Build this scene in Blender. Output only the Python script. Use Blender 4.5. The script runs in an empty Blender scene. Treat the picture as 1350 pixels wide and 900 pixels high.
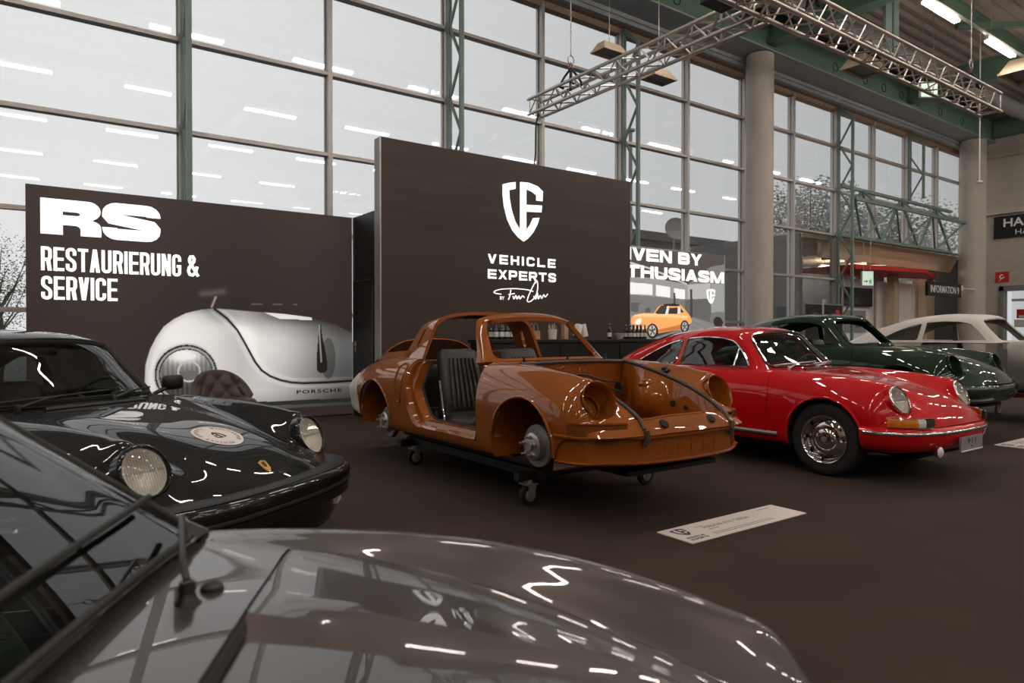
import bpy, bmesh, math, random
import numpy as np
from mathutils import Vector, Matrix
from mathutils.bvhtree import BVHTree

random.seed(7)
SC = bpy.context.scene
COL = SC.collection
R = math.radians

# ------------------------------------------------------------------ camera
cam_data = bpy.data.cameras.new('camera')
cam_data.sensor_width = 36.0
cam_data.lens = 24.0
cam_data.clip_start = 0.03
cam_data.clip_end = 400
cam = bpy.data.objects.new('camera', cam_data)
cam.location = (0, 0, 1.2)
cam.rotation_euler = (R(90 - 0.573), 0, R(-35.7))
COL.objects.link(cam)
SC.camera = cam
cam_data.dof.use_dof = True
cam_data.dof.focus_distance = 6.5
cam_data.dof.aperture_fstop = 4.5

# ------------------------------------------------------------------ world: an even overcast sky
world = bpy.data.worlds.new('overcast_sky')
SC.world = world
world.use_nodes = True
wn = world.node_tree.nodes
wl = world.node_tree.links
wn.clear()
w_out = wn.new('ShaderNodeOutputWorld')
w_bg = wn.new('ShaderNodeBackground')
w_bg.inputs['Color'].default_value = (1.0, 0.996, 0.995, 1)
w_bg.inputs['Strength'].default_value = 0.97
# the cloud deck is a little heavier towards the far right end of the hall
w_tc = wn.new('ShaderNodeTexCoord')
w_sep = wn.new('ShaderNodeSeparateXYZ')
wl.new(w_tc.outputs['Generated'], w_sep.inputs[0])
w_mr = wn.new('ShaderNodeMapRange')
w_mr.interpolation_type = 'SMOOTHSTEP'
w_mr.inputs['From Min'].default_value = 0.05
w_mr.inputs['From Max'].default_value = 0.95
wl.new(w_sep.outputs['X'], w_mr.inputs['Value'])
w_mix = wn.new('ShaderNodeMix')
w_mix.data_type = 'RGBA'
w_mix.inputs[6].default_value = (1.0, 0.998, 1.0, 1)
w_mix.inputs[7].default_value = (0.63, 0.64, 0.655, 1)
wl.new(w_mr.outputs[0], w_mix.inputs[0])
wl.new(w_mix.outputs[2], w_bg.inputs['Color'])
wl.new(w_bg.outputs[0], w_out.inputs[0])

SC.view_settings.view_transform = 'Standard'
SC.view_settings.look = 'None'
SC.view_settings.gamma = 1.0
SC.view_settings.use_curve_mapping = False
SC.view_settings.exposure = 0.0
try:
    SC.cycles.use_denoising = True
    SC.cycles.max_bounces = 10
    SC.cycles.transparent_max_bounces = 24
    SC.cycles.caustics_reflective = False
    SC.cycles.caustics_refractive = False
    SC.cycles.sample_clamp_indirect = 6.0
except Exception:
    pass
LAMP_STRENGTH = 58.0      # the tubes under the hall roof

# ------------------------------------------------------------------ materials
def srgb(r, g, b):
    def f(c):
        c = c / 255.0
        return c / 12.92 if c <= 0.04045 else ((c + 0.055) / 1.055) ** 2.4
    return (f(r), f(g), f(b), 1.0)

ORD = ['first', 'second', 'third', 'fourth', 'fifth', 'sixth', 'seventh', 'eighth', 'ninth', 'tenth', 'eleventh', 'twelfth', 'thirteenth']
MATS = {}
def mat(name, color, rough=0.5, metal=0.0, coat=0.0, coat_rough=0.03, var=0.0, vscale=8.0, bump=0.0,
        bscale=60.0, emit=None, estr=0.0, spec=0.5, stretch=None, rvar=0.0):
    if name in MATS:
        return MATS[name]
    m = bpy.data.materials.new(name)
    m.use_nodes = True
    nt = m.node_tree
    b = nt.nodes['Principled BSDF']
    b.inputs['Base Color'].default_value = color
    b.inputs['Roughness'].default_value = rough
    b.inputs['Metallic'].default_value = metal
    b.inputs['Specular IOR Level'].default_value = spec
    b.inputs['Coat Weight'].default_value = coat
    b.inputs['Coat Roughness'].default_value = coat_rough
    if emit is not None:
        b.inputs['Emission Color'].default_value = emit
        b.inputs['Emission Strength'].default_value = estr
    if var or bump or rvar:
        tc = nt.nodes.new('ShaderNodeTexCoord')
        mp = nt.nodes.new('ShaderNodeMapping')
        nt.links.new(tc.outputs['Object'], mp.inputs['Vector'])
        if stretch:
            mp.inputs['Scale'].default_value = stretch
    if var or rvar:
        nz = nt.nodes.new('ShaderNodeTexNoise')
        nz.inputs['Scale'].default_value = vscale
        nz.inputs['Detail'].default_value = 5
        nt.links.new(mp.outputs[0], nz.inputs['Vector'])
    if var:
        mx = nt.nodes.new('ShaderNodeMix')
        mx.data_type = 'RGBA'
        c = color
        mx.inputs[6].default_value = (c[0] * (1 - var), c[1] * (1 - var), c[2] * (1 - var), 1)
        mx.inputs[7].default_value = (min(1, c[0] * (1 + var)), min(1, c[1] * (1 + var)), min(1, c[2] * (1 + var)), 1)
        nt.links.new(nz.outputs['Fac'], mx.inputs[0])
        nt.links.new(mx.outputs[2], b.inputs['Base Color'])
    if rvar:
        mr = nt.nodes.new('ShaderNodeMapRange')
        mr.inputs['To Min'].default_value = max(0, rough - rvar)
        mr.inputs['To Max'].default_value = min(1, rough + rvar)
        nt.links.new(nz.outputs['Fac'], mr.inputs['Value'])
        nt.links.new(mr.outputs[0], b.inputs['Roughness'])
    if bump:
        nb = nt.nodes.new('ShaderNodeTexNoise')
        nb.inputs['Scale'].default_value = bscale
        nb.inputs['Detail'].default_value = 6
        nt.links.new(mp.outputs[0], nb.inputs['Vector'])
        bp = nt.nodes.new('ShaderNodeBump')
        bp.inputs['Strength'].default_value = bump
        bp.inputs['Distance'].default_value = 0.01
        nt.links.new(nb.outputs['Fac'], bp.inputs['Height'])
        nt.links.new(bp.outputs[0], b.inputs['Normal'])
    MATS[name] = m
    return m

def glass_mat(name, tint, ior=1.5, rough=0.0):
    """thin clear sheet: lets light straight through and mirrors by the Fresnel law"""
    if name in MATS:
        return MATS[name]
    m = bpy.data.materials.new(name)
    m.use_nodes = True
    nt = m.node_tree
    nt.nodes.clear()
    o = nt.nodes.new('ShaderNodeOutputMaterial')
    t = nt.nodes.new('ShaderNodeBsdfTransparent')
    t.inputs[0].default_value = tint
    g = nt.nodes.new('ShaderNodeBsdfGlossy')
    g.inputs['Color'].default_value = (1, 1, 1, 1)
    g.inputs['Roughness'].default_value = rough
    geo = nt.nodes.new('ShaderNodeNewGeometry')
    dt = nt.nodes.new('ShaderNodeVectorMath')
    dt.operation = 'DOT_PRODUCT'
    nt.links.new(geo.outputs['Incoming'], dt.inputs[0])
    nt.links.new(geo.outputs['Normal'], dt.inputs[1])
    ab = nt.nodes.new('ShaderNodeMath')
    ab.operation = 'ABSOLUTE'
    nt.links.new(dt.outputs['Value'], ab.inputs[0])
    iv = nt.nodes.new('ShaderNodeMath')
    iv.operation = 'SUBTRACT'
    iv.inputs[0].default_value = 1.0
    nt.links.new(ab.outputs[0], iv.inputs[1])
    pw = nt.nodes.new('ShaderNodeMath')
    pw.operation = 'POWER'
    pw.inputs[1].default_value = 5.0
    nt.links.new(iv.outputs[0], pw.inputs[0])
    f0 = ((ior - 1) / (ior + 1)) ** 2
    fr = nt.nodes.new('ShaderNodeMath')
    fr.operation = 'MULTIPLY_ADD'
    fr.inputs[1].default_value = 1 - f0
    fr.inputs[2].default_value = f0
    nt.links.new(pw.outputs[0], fr.inputs[0])
    mx = nt.nodes.new('ShaderNodeMixShader')
    nz = nt.nodes.new('ShaderNodeTexNoise')
    nz.inputs['Scale'].default_value = 0.35
    nt.links.new(geo.outputs['Position'], nz.inputs['Vector'])
    bp = nt.nodes.new('ShaderNodeBump')
    bp.inputs['Strength'].default_value = 0.05
    bp.inputs['Distance'].default_value = 0.03
    nt.links.new(nz.outputs['Fac'], bp.inputs['Height'])
    nt.links.new(bp.outputs[0], g.inputs['Normal'])
    nt.links.new(fr.outputs[0], mx.inputs[0])
    nt.links.new(t.outputs[0], mx.inputs[1])
    nt.links.new(g.outputs[0], mx.inputs[2])
    nt.links.new(mx.outputs[0], o.inputs[0])
    MATS[name] = m
    return m

def vcol_mat(name, emission=0.0, rough=0.45):
    """a flat print whose ink is stored as the sheet's colour attribute"""
    m = bpy.data.materials.new(name)
    m.use_nodes = True
    nt = m.node_tree
    b = nt.nodes['Principled BSDF']
    a = nt.nodes.new('ShaderNodeVertexColor')
    a.layer_name = 'ink'
    nt.links.new(a.outputs[0], b.inputs['Base Color'])
    b.inputs['Roughness'].default_value = rough
    b.inputs['Specular IOR Level'].default_value = 0.25
    if emission:
        nt.links.new(a.outputs[0], b.inputs['Emission Color'])
        b.inputs['Emission Strength'].default_value = emission
    return m

# ------------------------------------------------------------------ mesh helpers: a shape is (verts Nx3, faces list)
def box(cx, cy, cz, sx, sy, sz, rz=0.0):
    x, y, z = sx / 2, sy / 2, sz / 2
    v = np.array([(-x, -y, -z), (x, -y, -z), (x, y, -z), (-x, y, -z), (-x, -y, z), (x, -y, z), (x, y, z), (-x, y, z)], float)
    if rz:
        c, s = math.cos(rz), math.sin(rz)
        v = np.stack([v[:, 0] * c - v[:, 1] * s, v[:, 0] * s + v[:, 1] * c, v[:, 2]], -1)
    return v + (cx, cy, cz), [(0, 3, 2, 1), (4, 5, 6, 7), (0, 1, 5, 4), (1, 2, 6, 5), (2, 3, 7, 6), (3, 0, 4, 7)]

def bx(x0, x1, y0, y1, z0, z1):
    return box((x0 + x1) / 2, (y0 + y1) / 2, (z0 + z1) / 2, abs(x1 - x0), abs(y1 - y0), abs(z1 - z0))

def rbox(x0, x1, y0, y1, z0, z1, r=0.01):
    """box with chamfered edges"""
    v = []
    xs, ys, zs = (x0, x1), (y0, y1), (z0, z1)
    bm = bmesh.new()
    vv = [bm.verts.new((xs[i], ys[j], zs[k])) for i in (0, 1) for j in (0, 1) for k in (0, 1)]
    for f in ((0, 1, 3, 2), (4, 6, 7, 5), (0, 4, 5, 1), (2, 3, 7, 6), (0, 2, 6, 4), (1, 5, 7, 3)):
        bm.faces.new([vv[i] for i in f])
    bmesh.ops.bevel(bm, geom=list(bm.edges), offset=r, segments=2, affect='EDGES', profile=0.5)
    bm.verts.ensure_lookup_table()
    V = np.array([tuple(w.co) for w in bm.verts])
    F = [tuple(w.index for w in f.verts) for f in bm.faces]
    bm.free()
    return V, F

def frame_from(d):
    d = Vector(d).normalized()
    a = Vector((0, 0, 1)) if abs(d.z) < 0.9 else Vector((1, 0, 0))
    u = d.cross(a).normalized()
    w = u.cross(d).normalized()
    return u, w

def tube(path, r, n=8, closed=False, cap=True):
    P = [Vector(p) for p in path]
    rr = r if hasattr(r, '__len__') else [r] * len(P)
    V, F = [], []
    m = len(P)
    u0 = None
    for i in range(m):
        if closed:
            d = P[(i + 1) % m] - P[i - 1]
        else:
            d = P[min(i + 1, m - 1)] - P[max(i - 1, 0)]
        if d.length < 1e-9:
            d = Vector((0, 0, 1))
        d.normalize()
        if u0 is None:
            u, w = frame_from(d)
        else:
            u = (u0 - d * u0.dot(d))
            if u.length < 1e-6:
                u, w = frame_from(d)
            u.normalize()
            w = d.cross(u).normalized()
        u0 = u
        w = d.cross(u)
        for k in range(n):
            a = 2 * math.pi * k / n
            V.append(tuple(P[i] + (u * math.cos(a) + w * math.sin(a)) * rr[i]))
    for i in range(m if closed else m - 1):
        j = (i + 1) % m
        for k in range(n):
            l = (k + 1) % n
            F.append((i * n + k, i * n + l, j * n + l, j * n + k))
    if cap and not closed:
        F.append(tuple(range(n - 1, -1, -1)))
        F.append(tuple((m - 1) * n + k for k in range(n)))
    return np.array(V), F

def bar(a, b, r, n=8):
    return tube([a, b], r, n)

def sqbar(a, b, w, h=None):
    """square-section bar from a to b"""
    h = h or w
    a, b = Vector(a), Vector(b)
    u, q = frame_from(b - a)
    V = []
    for p in (a, b):
        for (i, j) in ((-1, -1), (1, -1), (1, 1), (-1, 1)):
            V.append(tuple(p + u * (i * w / 2) + q * (j * h / 2)))
    return np.array(V), [(0, 1, 2, 3)[::-1], (4, 5, 6, 7), (0, 1, 5, 4), (1, 2, 6, 5), (2, 3, 7, 6), (3, 0, 4, 7)]

def lathe(prof, n=24, origin=(0, 0, 0), axis=(0, 0, 1), cap0=False, cap1=False):
    """prof: list of (radius, height along axis)"""
    o = Vector(origin)
    d = Vector(axis).normalized()
    u, w = frame_from(d)
    V, F = [], []
    for (r, h) in prof:
        for k in range(n):
            a = 2 * math.pi * k / n
            V.append(tuple(o + d * h + (u * math.cos(a) + w * math.sin(a)) * r))
    for i in range(len(prof) - 1):
        for k in range(n):
            l = (k + 1) % n
            F.append((i * n + k, i * n + l, (i + 1) * n + l, (i + 1) * n + k))
    if cap0:
        F.append(tuple(range(n - 1, -1, -1)))
    if cap1:
        F.append(tuple((len(prof) - 1) * n + k for k in range(n)))
    return np.array(V), F

def prism(poly, h0, h1, fn):
    """poly: 2-D outline; fn(a, b, h) -> xyz; extruded from h0 to h1"""
    n = len(poly)
    V = [fn(a, b, h0) for a, b in poly] + [fn(a, b, h1) for a, b in poly]
    F = [tuple(range(n - 1, -1, -1)), tuple(range(n, 2 * n))]
    for i in range(n):
        j = (i + 1) % n
        F.append((i, j, n + j, n + i))
    return np.array(V, float), F

def move(s, dx=0, dy=0, dz=0):
    return s[0] + np.array((dx, dy, dz), float), s[1]

def xform(s, M):
    M = np.array(M)
    v = s[0] @ M[:3, :3].T + M[:3, 3]
    return v, s[1]

def mirror_y(s):
    v = s[0].copy()
    v[:, 1] *= -1
    return v, [tuple(reversed(f)) for f in s[1]]

def make_mesh(name, shapes, mats, smooth=False, angle=35, mat_idx=None):
    V, F, MI = [], [], []
    off = 0
    for k, (v, f) in enumerate(shapes):
        V.append(np.asarray(v, float))
        F += [tuple(i + off for i in q) for q in f]
        if mat_idx:
            MI += [mat_idx[k]] * len(f)
        off += len(v)
    me = bpy.data.meshes.new(name)
    me.from_pydata(np.concatenate(V).tolist() if V else [], [], F)
    for m in (mats if isinstance(mats, (list, tuple)) else [mats]):
        me.materials.append(m)
    if MI:
        me.polygons.foreach_set('material_index', MI)
    if smooth:
        me.polygons.foreach_set('use_smooth', [True] * len(me.polygons))
        if angle < 179:
            me.set_sharp_from_angle(angle=R(angle))
    me.update()
    return me

def obj(name, shapes, mats, parent=None, smooth=False, angle=35, mat_idx=None, fix=True):
    if isinstance(shapes, tuple):
        shapes = [shapes]
    me = make_mesh(name, shapes, mats, smooth, angle, mat_idx)
    if fix:
        bm = bmesh.new()
        bm.from_mesh(me)
        bmesh.ops.recalc_face_normals(bm, faces=bm.faces)
        bm.to_mesh(me)
        bm.free()
        if smooth and angle < 179:
            me.set_sharp_from_angle(angle=R(angle))
    o = bpy.data.objects.new(name, me)
    COL.objects.link(o)
    if parent is not None:
        o.parent = parent
    return o

def inst(name, mesh, parent=None, loc=(0, 0, 0), rot=(0, 0, 0), scale=None):
    o = bpy.data.objects.new(name, mesh)
    COL.objects.link(o)
    o.location = loc
    o.rotation_euler = rot
    if scale:
        o.scale = scale
    if parent is not None:
        o.parent = parent
    return o

def tag(o, label=None, cat=None, group=None, kind=None):
    if label:
        o['label'] = label
    if cat:
        o['category'] = cat
    if group:
        o['group'] = group
    if kind:
        o['kind'] = kind
    return o

def thing(name, label, cat, loc=(0, 0, 0), rz=0.0, group=None):
    o = bpy.data.objects.new(name, None)
    o.empty_display_size = 0.2
    COL.objects.link(o)
    o.location = loc
    o.rotation_euler = (0, 0, rz)
    return tag(o, label, cat, group)

def struct(name, shapes, mats, label=None, smooth=False, angle=35, parent=None):
    o = obj(name, shapes, mats, parent, smooth, angle)
    if parent is None:
        o['kind'] = 'structure'
        if label:
            o['label'] = label
    return o

def text_shape(body, size=1.0, bold=0.0, space=1.0, res=4):
    """flat letters of the built-in font as a shape in the xy plane, left aligned, baseline at y=0"""
    cu = bpy.data.curves.new('txt', 'FONT')
    cu.body = body
    cu.size = size
    cu.offset = bold
    cu.space_character = space
    cu.resolution_u = res
    cu.extrude = 0.0
    cu.fill_mode = 'FRONT'
    o = bpy.data.objects.new('txt', cu)
    COL.objects.link(o)
    dg = bpy.context.evaluated_depsgraph_get()
    me = bpy.data.meshes.new_from_object(o.evaluated_get(dg))
    V = np.array([tuple(v.co) for v in me.vertices]).reshape(-1, 3)
    F = [tuple(p.vertices) for p in me.polygons]
    bpy.data.objects.remove(o)
    bpy.data.curves.remove(cu)
    bpy.data.meshes.remove(me)
    return V, F

def fit_text(body, x0, x1, y0, y1, fn, bold=0.0, space=1.0, thick=0.004):
    """letters stretched to the box x0..x1, y0..y1; fn(a, b, h) -> xyz; with a small thickness"""
    V, F = text_shape(body, 1.0, bold, space)
    a, b = V.min(0), V.max(0)
    X = x0 + (V[:, 0] - a[0]) / (b[0] - a[0]) * (x1 - x0)
    Y = y0 + (V[:, 1] - a[1]) / (b[1] - a[1]) * (y1 - y0)
    n = len(X)
    P = [fn(p, q, thick) for p, q in zip(X, Y)] + [fn(p, q, 0.0) for p, q in zip(X, Y)]
    E = {}
    for f in F:
        for i in range(len(f)):
            e = (f[i], f[(i + 1) % len(f)])
            if (e[1], e[0]) in E:
                del E[(e[1], e[0])]
            else:
                E[e] = 1
    FF = list(F) + [(e[1], e[0], e[0] + n, e[1] + n) for e in E]
    return np.array(P, float), FF
# ------------------------------------------------------------------ heavy block letters, drawn stroke by stroke
def ribbon(pts, t):
    """flat band of width t along a 2-D polyline"""
    P = [Vector((p[0], p[1])) for p in pts]
    Lf, Rt = [], []
    n = len(P)
    for i in range(n):
        d0 = (P[i] - P[i - 1]).normalized() if i else (P[1] - P[0]).normalized()
        d1 = (P[i + 1] - P[i]).normalized() if i < n - 1 else d0
        n0, n1 = Vector((-d0.y, d0.x)), Vector((-d1.y, d1.x))
        m = (n0 + n1)
        m = m.normalized() if m.length > 1e-6 else n0
        k = (t / 2) / max(.5, m.dot(n0))
        Lf.append(tuple(P[i] + m * k))
        Rt.append(tuple(P[i] - m * k))
    return [[Rt[i], Rt[i + 1], Lf[i + 1], Lf[i]] for i in range(n - 1)]

def arc2(cx, cy, r, a0, a1, n=5):
    return [(cx + r * math.cos(R(a)), cy + r * math.sin(R(a))) for a in np.linspace(a0, a1, n)]

def glyph(c, W, t):
    """quads of one capital in the box W x 1"""
    b = t * .92
    L, Q, B, T, Mi = t / 2, W - t / 2, b / 2, 1 - b / 2, .5
    r = max(.02, min(.22, (W - t) * .45, (1 - b) * .22))
    rect = lambda x0, x1, y0, y1: [(x0, y0), (x1, y0), (x1, y1), (x0, y1)]
    stem = lambda x: rect(x - t / 2, x + t / 2, 0, 1)
    hbar = lambda x0, x1, y: rect(x0, x1, y - b / 2, y + b / 2)
    dg = lambda xa, xb, hx, y0=0, y1=1: [(xa, y0), (xa + hx, y0), (xb + hx, y1), (xb, y1)]
    hx = t * 1.12
    if c == 'I':
        return [rect(0, t, 0, 1)]
    if c == 'E':
        return [stem(L), hbar(t / 2, W, T), hbar(t / 2, W * .95, Mi), hbar(t / 2, W, B)]
    if c == 'L':
        return [stem(L), hbar(t / 2, W, B)]
    if c == 'T':
        return [hbar(0, W, T), stem(W / 2)]
    if c == 'H':
        return [stem(L), stem(Q), hbar(t / 2, W - t / 2, Mi)]
    if c == 'N':
        return [stem(L), stem(Q), dg(W - hx, 0, hx)]
    if c == 'M':
        return [stem(L), stem(Q), dg(W / 2 - hx / 2, 0, hx), dg(W / 2 - hx / 2, W - hx, hx)]
    if c == 'V':
        return [dg(W / 2 - hx / 2, 0, hx), dg(W / 2 - hx / 2, W - hx, hx)]
    if c == 'A':
        return [dg(0, W / 2 - hx / 2, hx), dg(W - hx, W / 2 - hx / 2, hx), hbar(W * .2, W * .8, .27)]
    if c == 'X':
        return [dg(0, W - hx, hx), dg(W - hx, 0, hx)]
    if c == 'Y':
        return [dg(W / 2 - hx / 2, 0, hx, .4, 1), dg(W / 2 - hx / 2, W - hx, hx, .4, 1), rect(W / 2 - t / 2, W / 2 + t / 2, 0, .45)]
    if c == 'U':
        return ribbon([(L, 1), (L, B + r)] + arc2(L + r, B + r, r, 180, 270)[1:] + arc2(Q - r, B + r, r, 270, 360) + [(Q, 1)], t)
    if c in 'CG':
        p = [(Q, .68), (Q, T - r)] + arc2(Q - r, T - r, r, 0, 90)[1:] + arc2(L + r, T - r, r, 90, 180) + arc2(L + r, B + r, r, 180, 270) + arc2(Q - r, B + r, r, 270, 360)
        p += [(Q, .33)] if c == 'C' else [(Q, .50)]
        return ribbon(p, t) + ([hbar(W * .5, W, .46)] if c == 'G' else [])
    if c == 'S':
        return ribbon([(Q, .68), (Q, T - r)] + arc2(Q - r, T - r, r, 0, 90)[1:] + arc2(L + r, T - r, r, 90, 180) + [(L, .66), (L + r * .4, .57), (Q - r * .4, .43), (Q, .34)] + arc2(Q - r, B + r, r, 0, -90) + arc2(L + r, B + r, r, 270, 180) + [(L, .32)], t)
    if c == 'P':
        return [stem(L)] + ribbon([(L, T), (Q - r, T)] + arc2(Q - r, T - r, r, 90, 0)[1:] + arc2(Q - r, .42 + r, r, 0, -90) + [(L, .42)], t)
    if c == 'R':
        return [stem(L)] + ribbon([(L, T), (Q - r, T)] + arc2(Q - r, T - r, r, 90, 0)[1:] + arc2(Q - r, .46 + r, r, 0, -90) + [(L, .46)], t) + [dg(W - hx, W * .45, hx, 0, .46)]
    if c == 'B':
        return [stem(L)] + ribbon([(L, T), (Q - r, T)] + arc2(Q - r, T - r * .8, r * .8, 90, 0)[1:] + arc2(Q - r * .8, Mi + r * .8, r * .8, 0, -90) + [(L, Mi)], t) + ribbon([(L, Mi), (Q - r, Mi)] + arc2(Q - r, Mi - r * .8, r * .8, 90, 0)[1:] + arc2(Q - r, B + r, r, 0, -90) + [(L, B)], t)
    if c == 'D':
        return [stem(L)] + ribbon([(L, T), (Q - r, T)] + arc2(Q - r, T - r, r, 90, 0)[1:] + arc2(Q - r, B + r, r, 0, -90) + [(L, B)], t)
    if c == '&':
        q = t * .8
        return ribbon([(W, .02), (W * .25, .66), (W * .22, .80), (W * .32, .92), (W * .52, .93), (W * .64, .82), (W * .58, .68), (W * .2, .42), (W * .12, .25), (W * .25, .09), (W * .5, .07), (W * .75, .2), (W * .9, .48)], q)
    return []

NARROW = {'I': None}
def block_text(body, x0, x1, y0, y1, W, t, gap, fn, thick=.004):
    quads, x = [], 0.0
    for c in body:
        if c == ' ':
            x += W * .45
            continue
        w = t if c == 'I' else (W * 1.25 if c == 'M' else W)
        for q in glyph(c, w, t):
            quads.append([(x + a, b) for a, b in q])
        x += w + gap
    tot = x - gap
    V, F = [], []
    for k, q in enumerate(quads):
        q = [(x0 + a / tot * (x1 - x0), y0 + b * (y1 - y0)) for a, b in q]
        i = len(V)
        h = thick + (k % 3) * 1e-5
        V += [fn(a, b, h) for a, b in q] + [fn(a, b, 0) for a, b in q]
        F += [(i, i + 1, i + 2, i + 3)] + [(i + j, i + 4 + j, i + 4 + (j + 1) % 4, i + (j + 1) % 4) for j in range(4)]
    return np.array(V, float), F
# ================================================================== THE HALL
M_carpet = mat('dark_carpet', srgb(63, 52, 45), 0.92, var=0.35, vscale=1.3, bump=0.25, bscale=240, spec=0.2)
M_alu = mat('brushed_window_metal', srgb(186, 180, 174), 0.42, 0.3, var=0.08, vscale=14)
M_headtrim = mat('tan_head_trim', srgb(150, 130, 114), 0.6, var=0.1)
M_green = mat('green_steel_paint', srgb(118, 138, 130), 0.5, var=0.12, vscale=5)
M_dgreen = mat('dark_green_girder_paint', srgb(86, 112, 94), 0.5, var=0.15, vscale=3)
M_under = mat('grey_flange_paint', srgb(146, 152, 156), 0.55, var=0.1, vscale=3)
M_conc = mat('cast_concrete', srgb(190, 182, 172), 0.85, var=0.22, vscale=2.2, bump=0.2, bscale=25, stretch=(1, 1, 0.6))
M_concw = mat('board_marked_concrete', srgb(180, 172, 162), 0.88, var=0.2, vscale=1.6, bump=0.25, bscale=18, stretch=(1, 1, 3))
M_deck = mat('brown_roof_deck', srgb(158, 146, 136), 0.6, 0.1, var=0.15, vscale=1.5)
M_glass = glass_mat('window_glass', (0.945, 0.95, 0.95, 1), 1.75)
M_white = mat('white_paint', srgb(222, 218, 214), 0.6, var=0.04)
M_dark = mat('dark_void', srgb(14, 14, 14), 0.8, var=0.2)
M_black = mat('matt_black', srgb(24, 23, 22), 0.6, var=0.15)
M_grey = mat('mid_grey_paint', srgb(122, 122, 122), 0.55, var=0.06)
M_beige = mat('beige_panel', srgb(214, 192, 164), 0.7, var=0.08, vscale=2)
M_asphalt = mat('wet_asphalt', srgb(92, 94, 96), 0.7, var=0.15, vscale=0.8)
M_pipe = mat('aluminium_tube', srgb(206, 198, 190), 0.32, 0.85, var=0.06, vscale=20)
M_lampglow = mat('tube_light', srgb(255, 245, 236), 0.5, emit=srgb(255, 244, 234), estr=LAMP_STRENGTH, var=0.01)
M_steel = mat('galvanised_steel', srgb(176, 172, 168), 0.38, 0.8, var=0.12, vscale=12)
M_red = mat('signal_red', srgb(196, 40, 34), 0.5, var=0.06)
M_signw = mat('white_lettering', srgb(236, 236, 234), 0.6, var=0.02)
M_backlit = mat('backlit_white_letters', srgb(250, 250, 250), 0.5, emit=srgb(255, 255, 255), estr=0.9, var=0.01)

XW0, XW1, YW = -12.5, 31.6, 12.0
struct('floor', bx(-16, XW1 + 8, -18, 23, -0.12, 0), M_carpet, 'dark brown carpet covering the exhibition hall floor')
tag(obj('outdoor_yard', bx(-40, 120, 23.02, 120, -0.3, -0.12), M_asphalt), 'grey asphalt yard outside the glass front', kind='structure')
obj('paved_strip', bx(-40, 19.8, 12.2, 23.02, -0.11, 0.012), M_asphalt)['kind'] = 'structure'
struct('wall_back', bx(-16.3, 40, -18.3, -18, 0, 10.6), M_concw)
struct('wall_left', bx(-16.3, -16, -18, 12.2, 0, 10.6), M_concw)

# roof deck: trapezoid sheet, ridges along the window front
V, F = [], []
prof = []
y = -18.2
while y < 12.3:
    prof += [(y, 10.25), (y + 0.12, 10.25), (y + 0.17, 10.37), (y + 0.29, 10.37), (y + 0.34, 10.25)]
    y += 0.34
for i, (yy, zz) in enumerate(prof):
    V += [(-16.3, yy, zz), (40, yy, zz), (40, yy, zz + 0.05), (-16.3, yy, zz + 0.05)]
for i in range(len(prof) - 1):
    a, b = 4 * i, 4 * i + 4
    F += [(a, a + 1, b + 1, b), (a + 3, b + 3, b + 2, a + 2)]
struct('ceiling', (np.array(V), F), M_deck, 'brown trapezoidal roof deck above the hall')

# ---- glazed front: one window per bay, panes, transoms and mullion its pieces
MX = [round(2.1 + 2.435 * k, 3) for k in range(-6, 13)]
TZ = [0.12, 1.56, 3.01, 4.45, 5.90, 7.35, 8.50]
def trans_mesh(w):
    return make_mesh('transom', [bx(0, w, -0.035, 0.10, -0.032, 0.032), bx(0, w, -0.085, -0.035, -0.042, 0.022)], M_alu)
tm = trans_mesh(2.435 - 0.08)
mul_full = make_mesh('mullion', [bx(-0.04, 0.04, -0.10, 0.12, 0, 8.56), bx(-0.065, 0.065, 0.02, 0.06, 0, 8.56)], M_alu)
mul_short = make_mesh('mullion', [bx(-0.04, 0.04, -0.10, 0.12, 4.45, 8.56), bx(-0.065, 0.065, 0.02, 0.06, 4.45, 8.56)], M_alu)
pane_meshes = {}
def pane_mesh(h):
    k = round(h, 3)
    if k not in pane_meshes:
        pane_meshes[k] = make_mesh('pane', [bx(0.04, 2.435 - 0.04, 0, 0.028, 0, h)], M_glass)
    return pane_meshes[k]
for b in range(len(MX) - 1):
    x0 = MX[b]
    low = 3 if x0 > 21.0 else 0
    w = struct('window_%d' % (b + 1), [bx(x0 - 0.03, x0 + 2.46, 11.93, 12.12, 8.46, 8.60)], M_headtrim,
               'tall glazed bay of the hall front')
    inst('mullion', mul_short if x0 > 22.5 else mul_full, w, (x0, 12.0, 0))
    for i in range(low, len(TZ) - 1):
        inst('transom', tm, w, (x0 + 0.04, 12.0, TZ[i]))
        h = TZ[i + 1] - TZ[i] - 0.064
        inst('pane', pane_mesh(h), w, (x0, 12.0, TZ[i] + 0.032))
struct('trim_1', [bx(XW0 - 0.3, XW1, 11.78, 12.1, 8.60, 8.82)], M_headtrim, 'tan head trim above the glass front')
struct('trim_2', [bx(XW0 - 0.3, XW1, 11.66, 11.78, 8.60, 8.70), bx(XW0 - .3, XW1, 11.62, 11.80, 8.70, 8.80)], M_under,
       'grey blind box under the wall girder')
struct('wall_upper', [bx(-16, 40, 12.0, 12.2, 8.82, 10.4)], M_deck)

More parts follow.
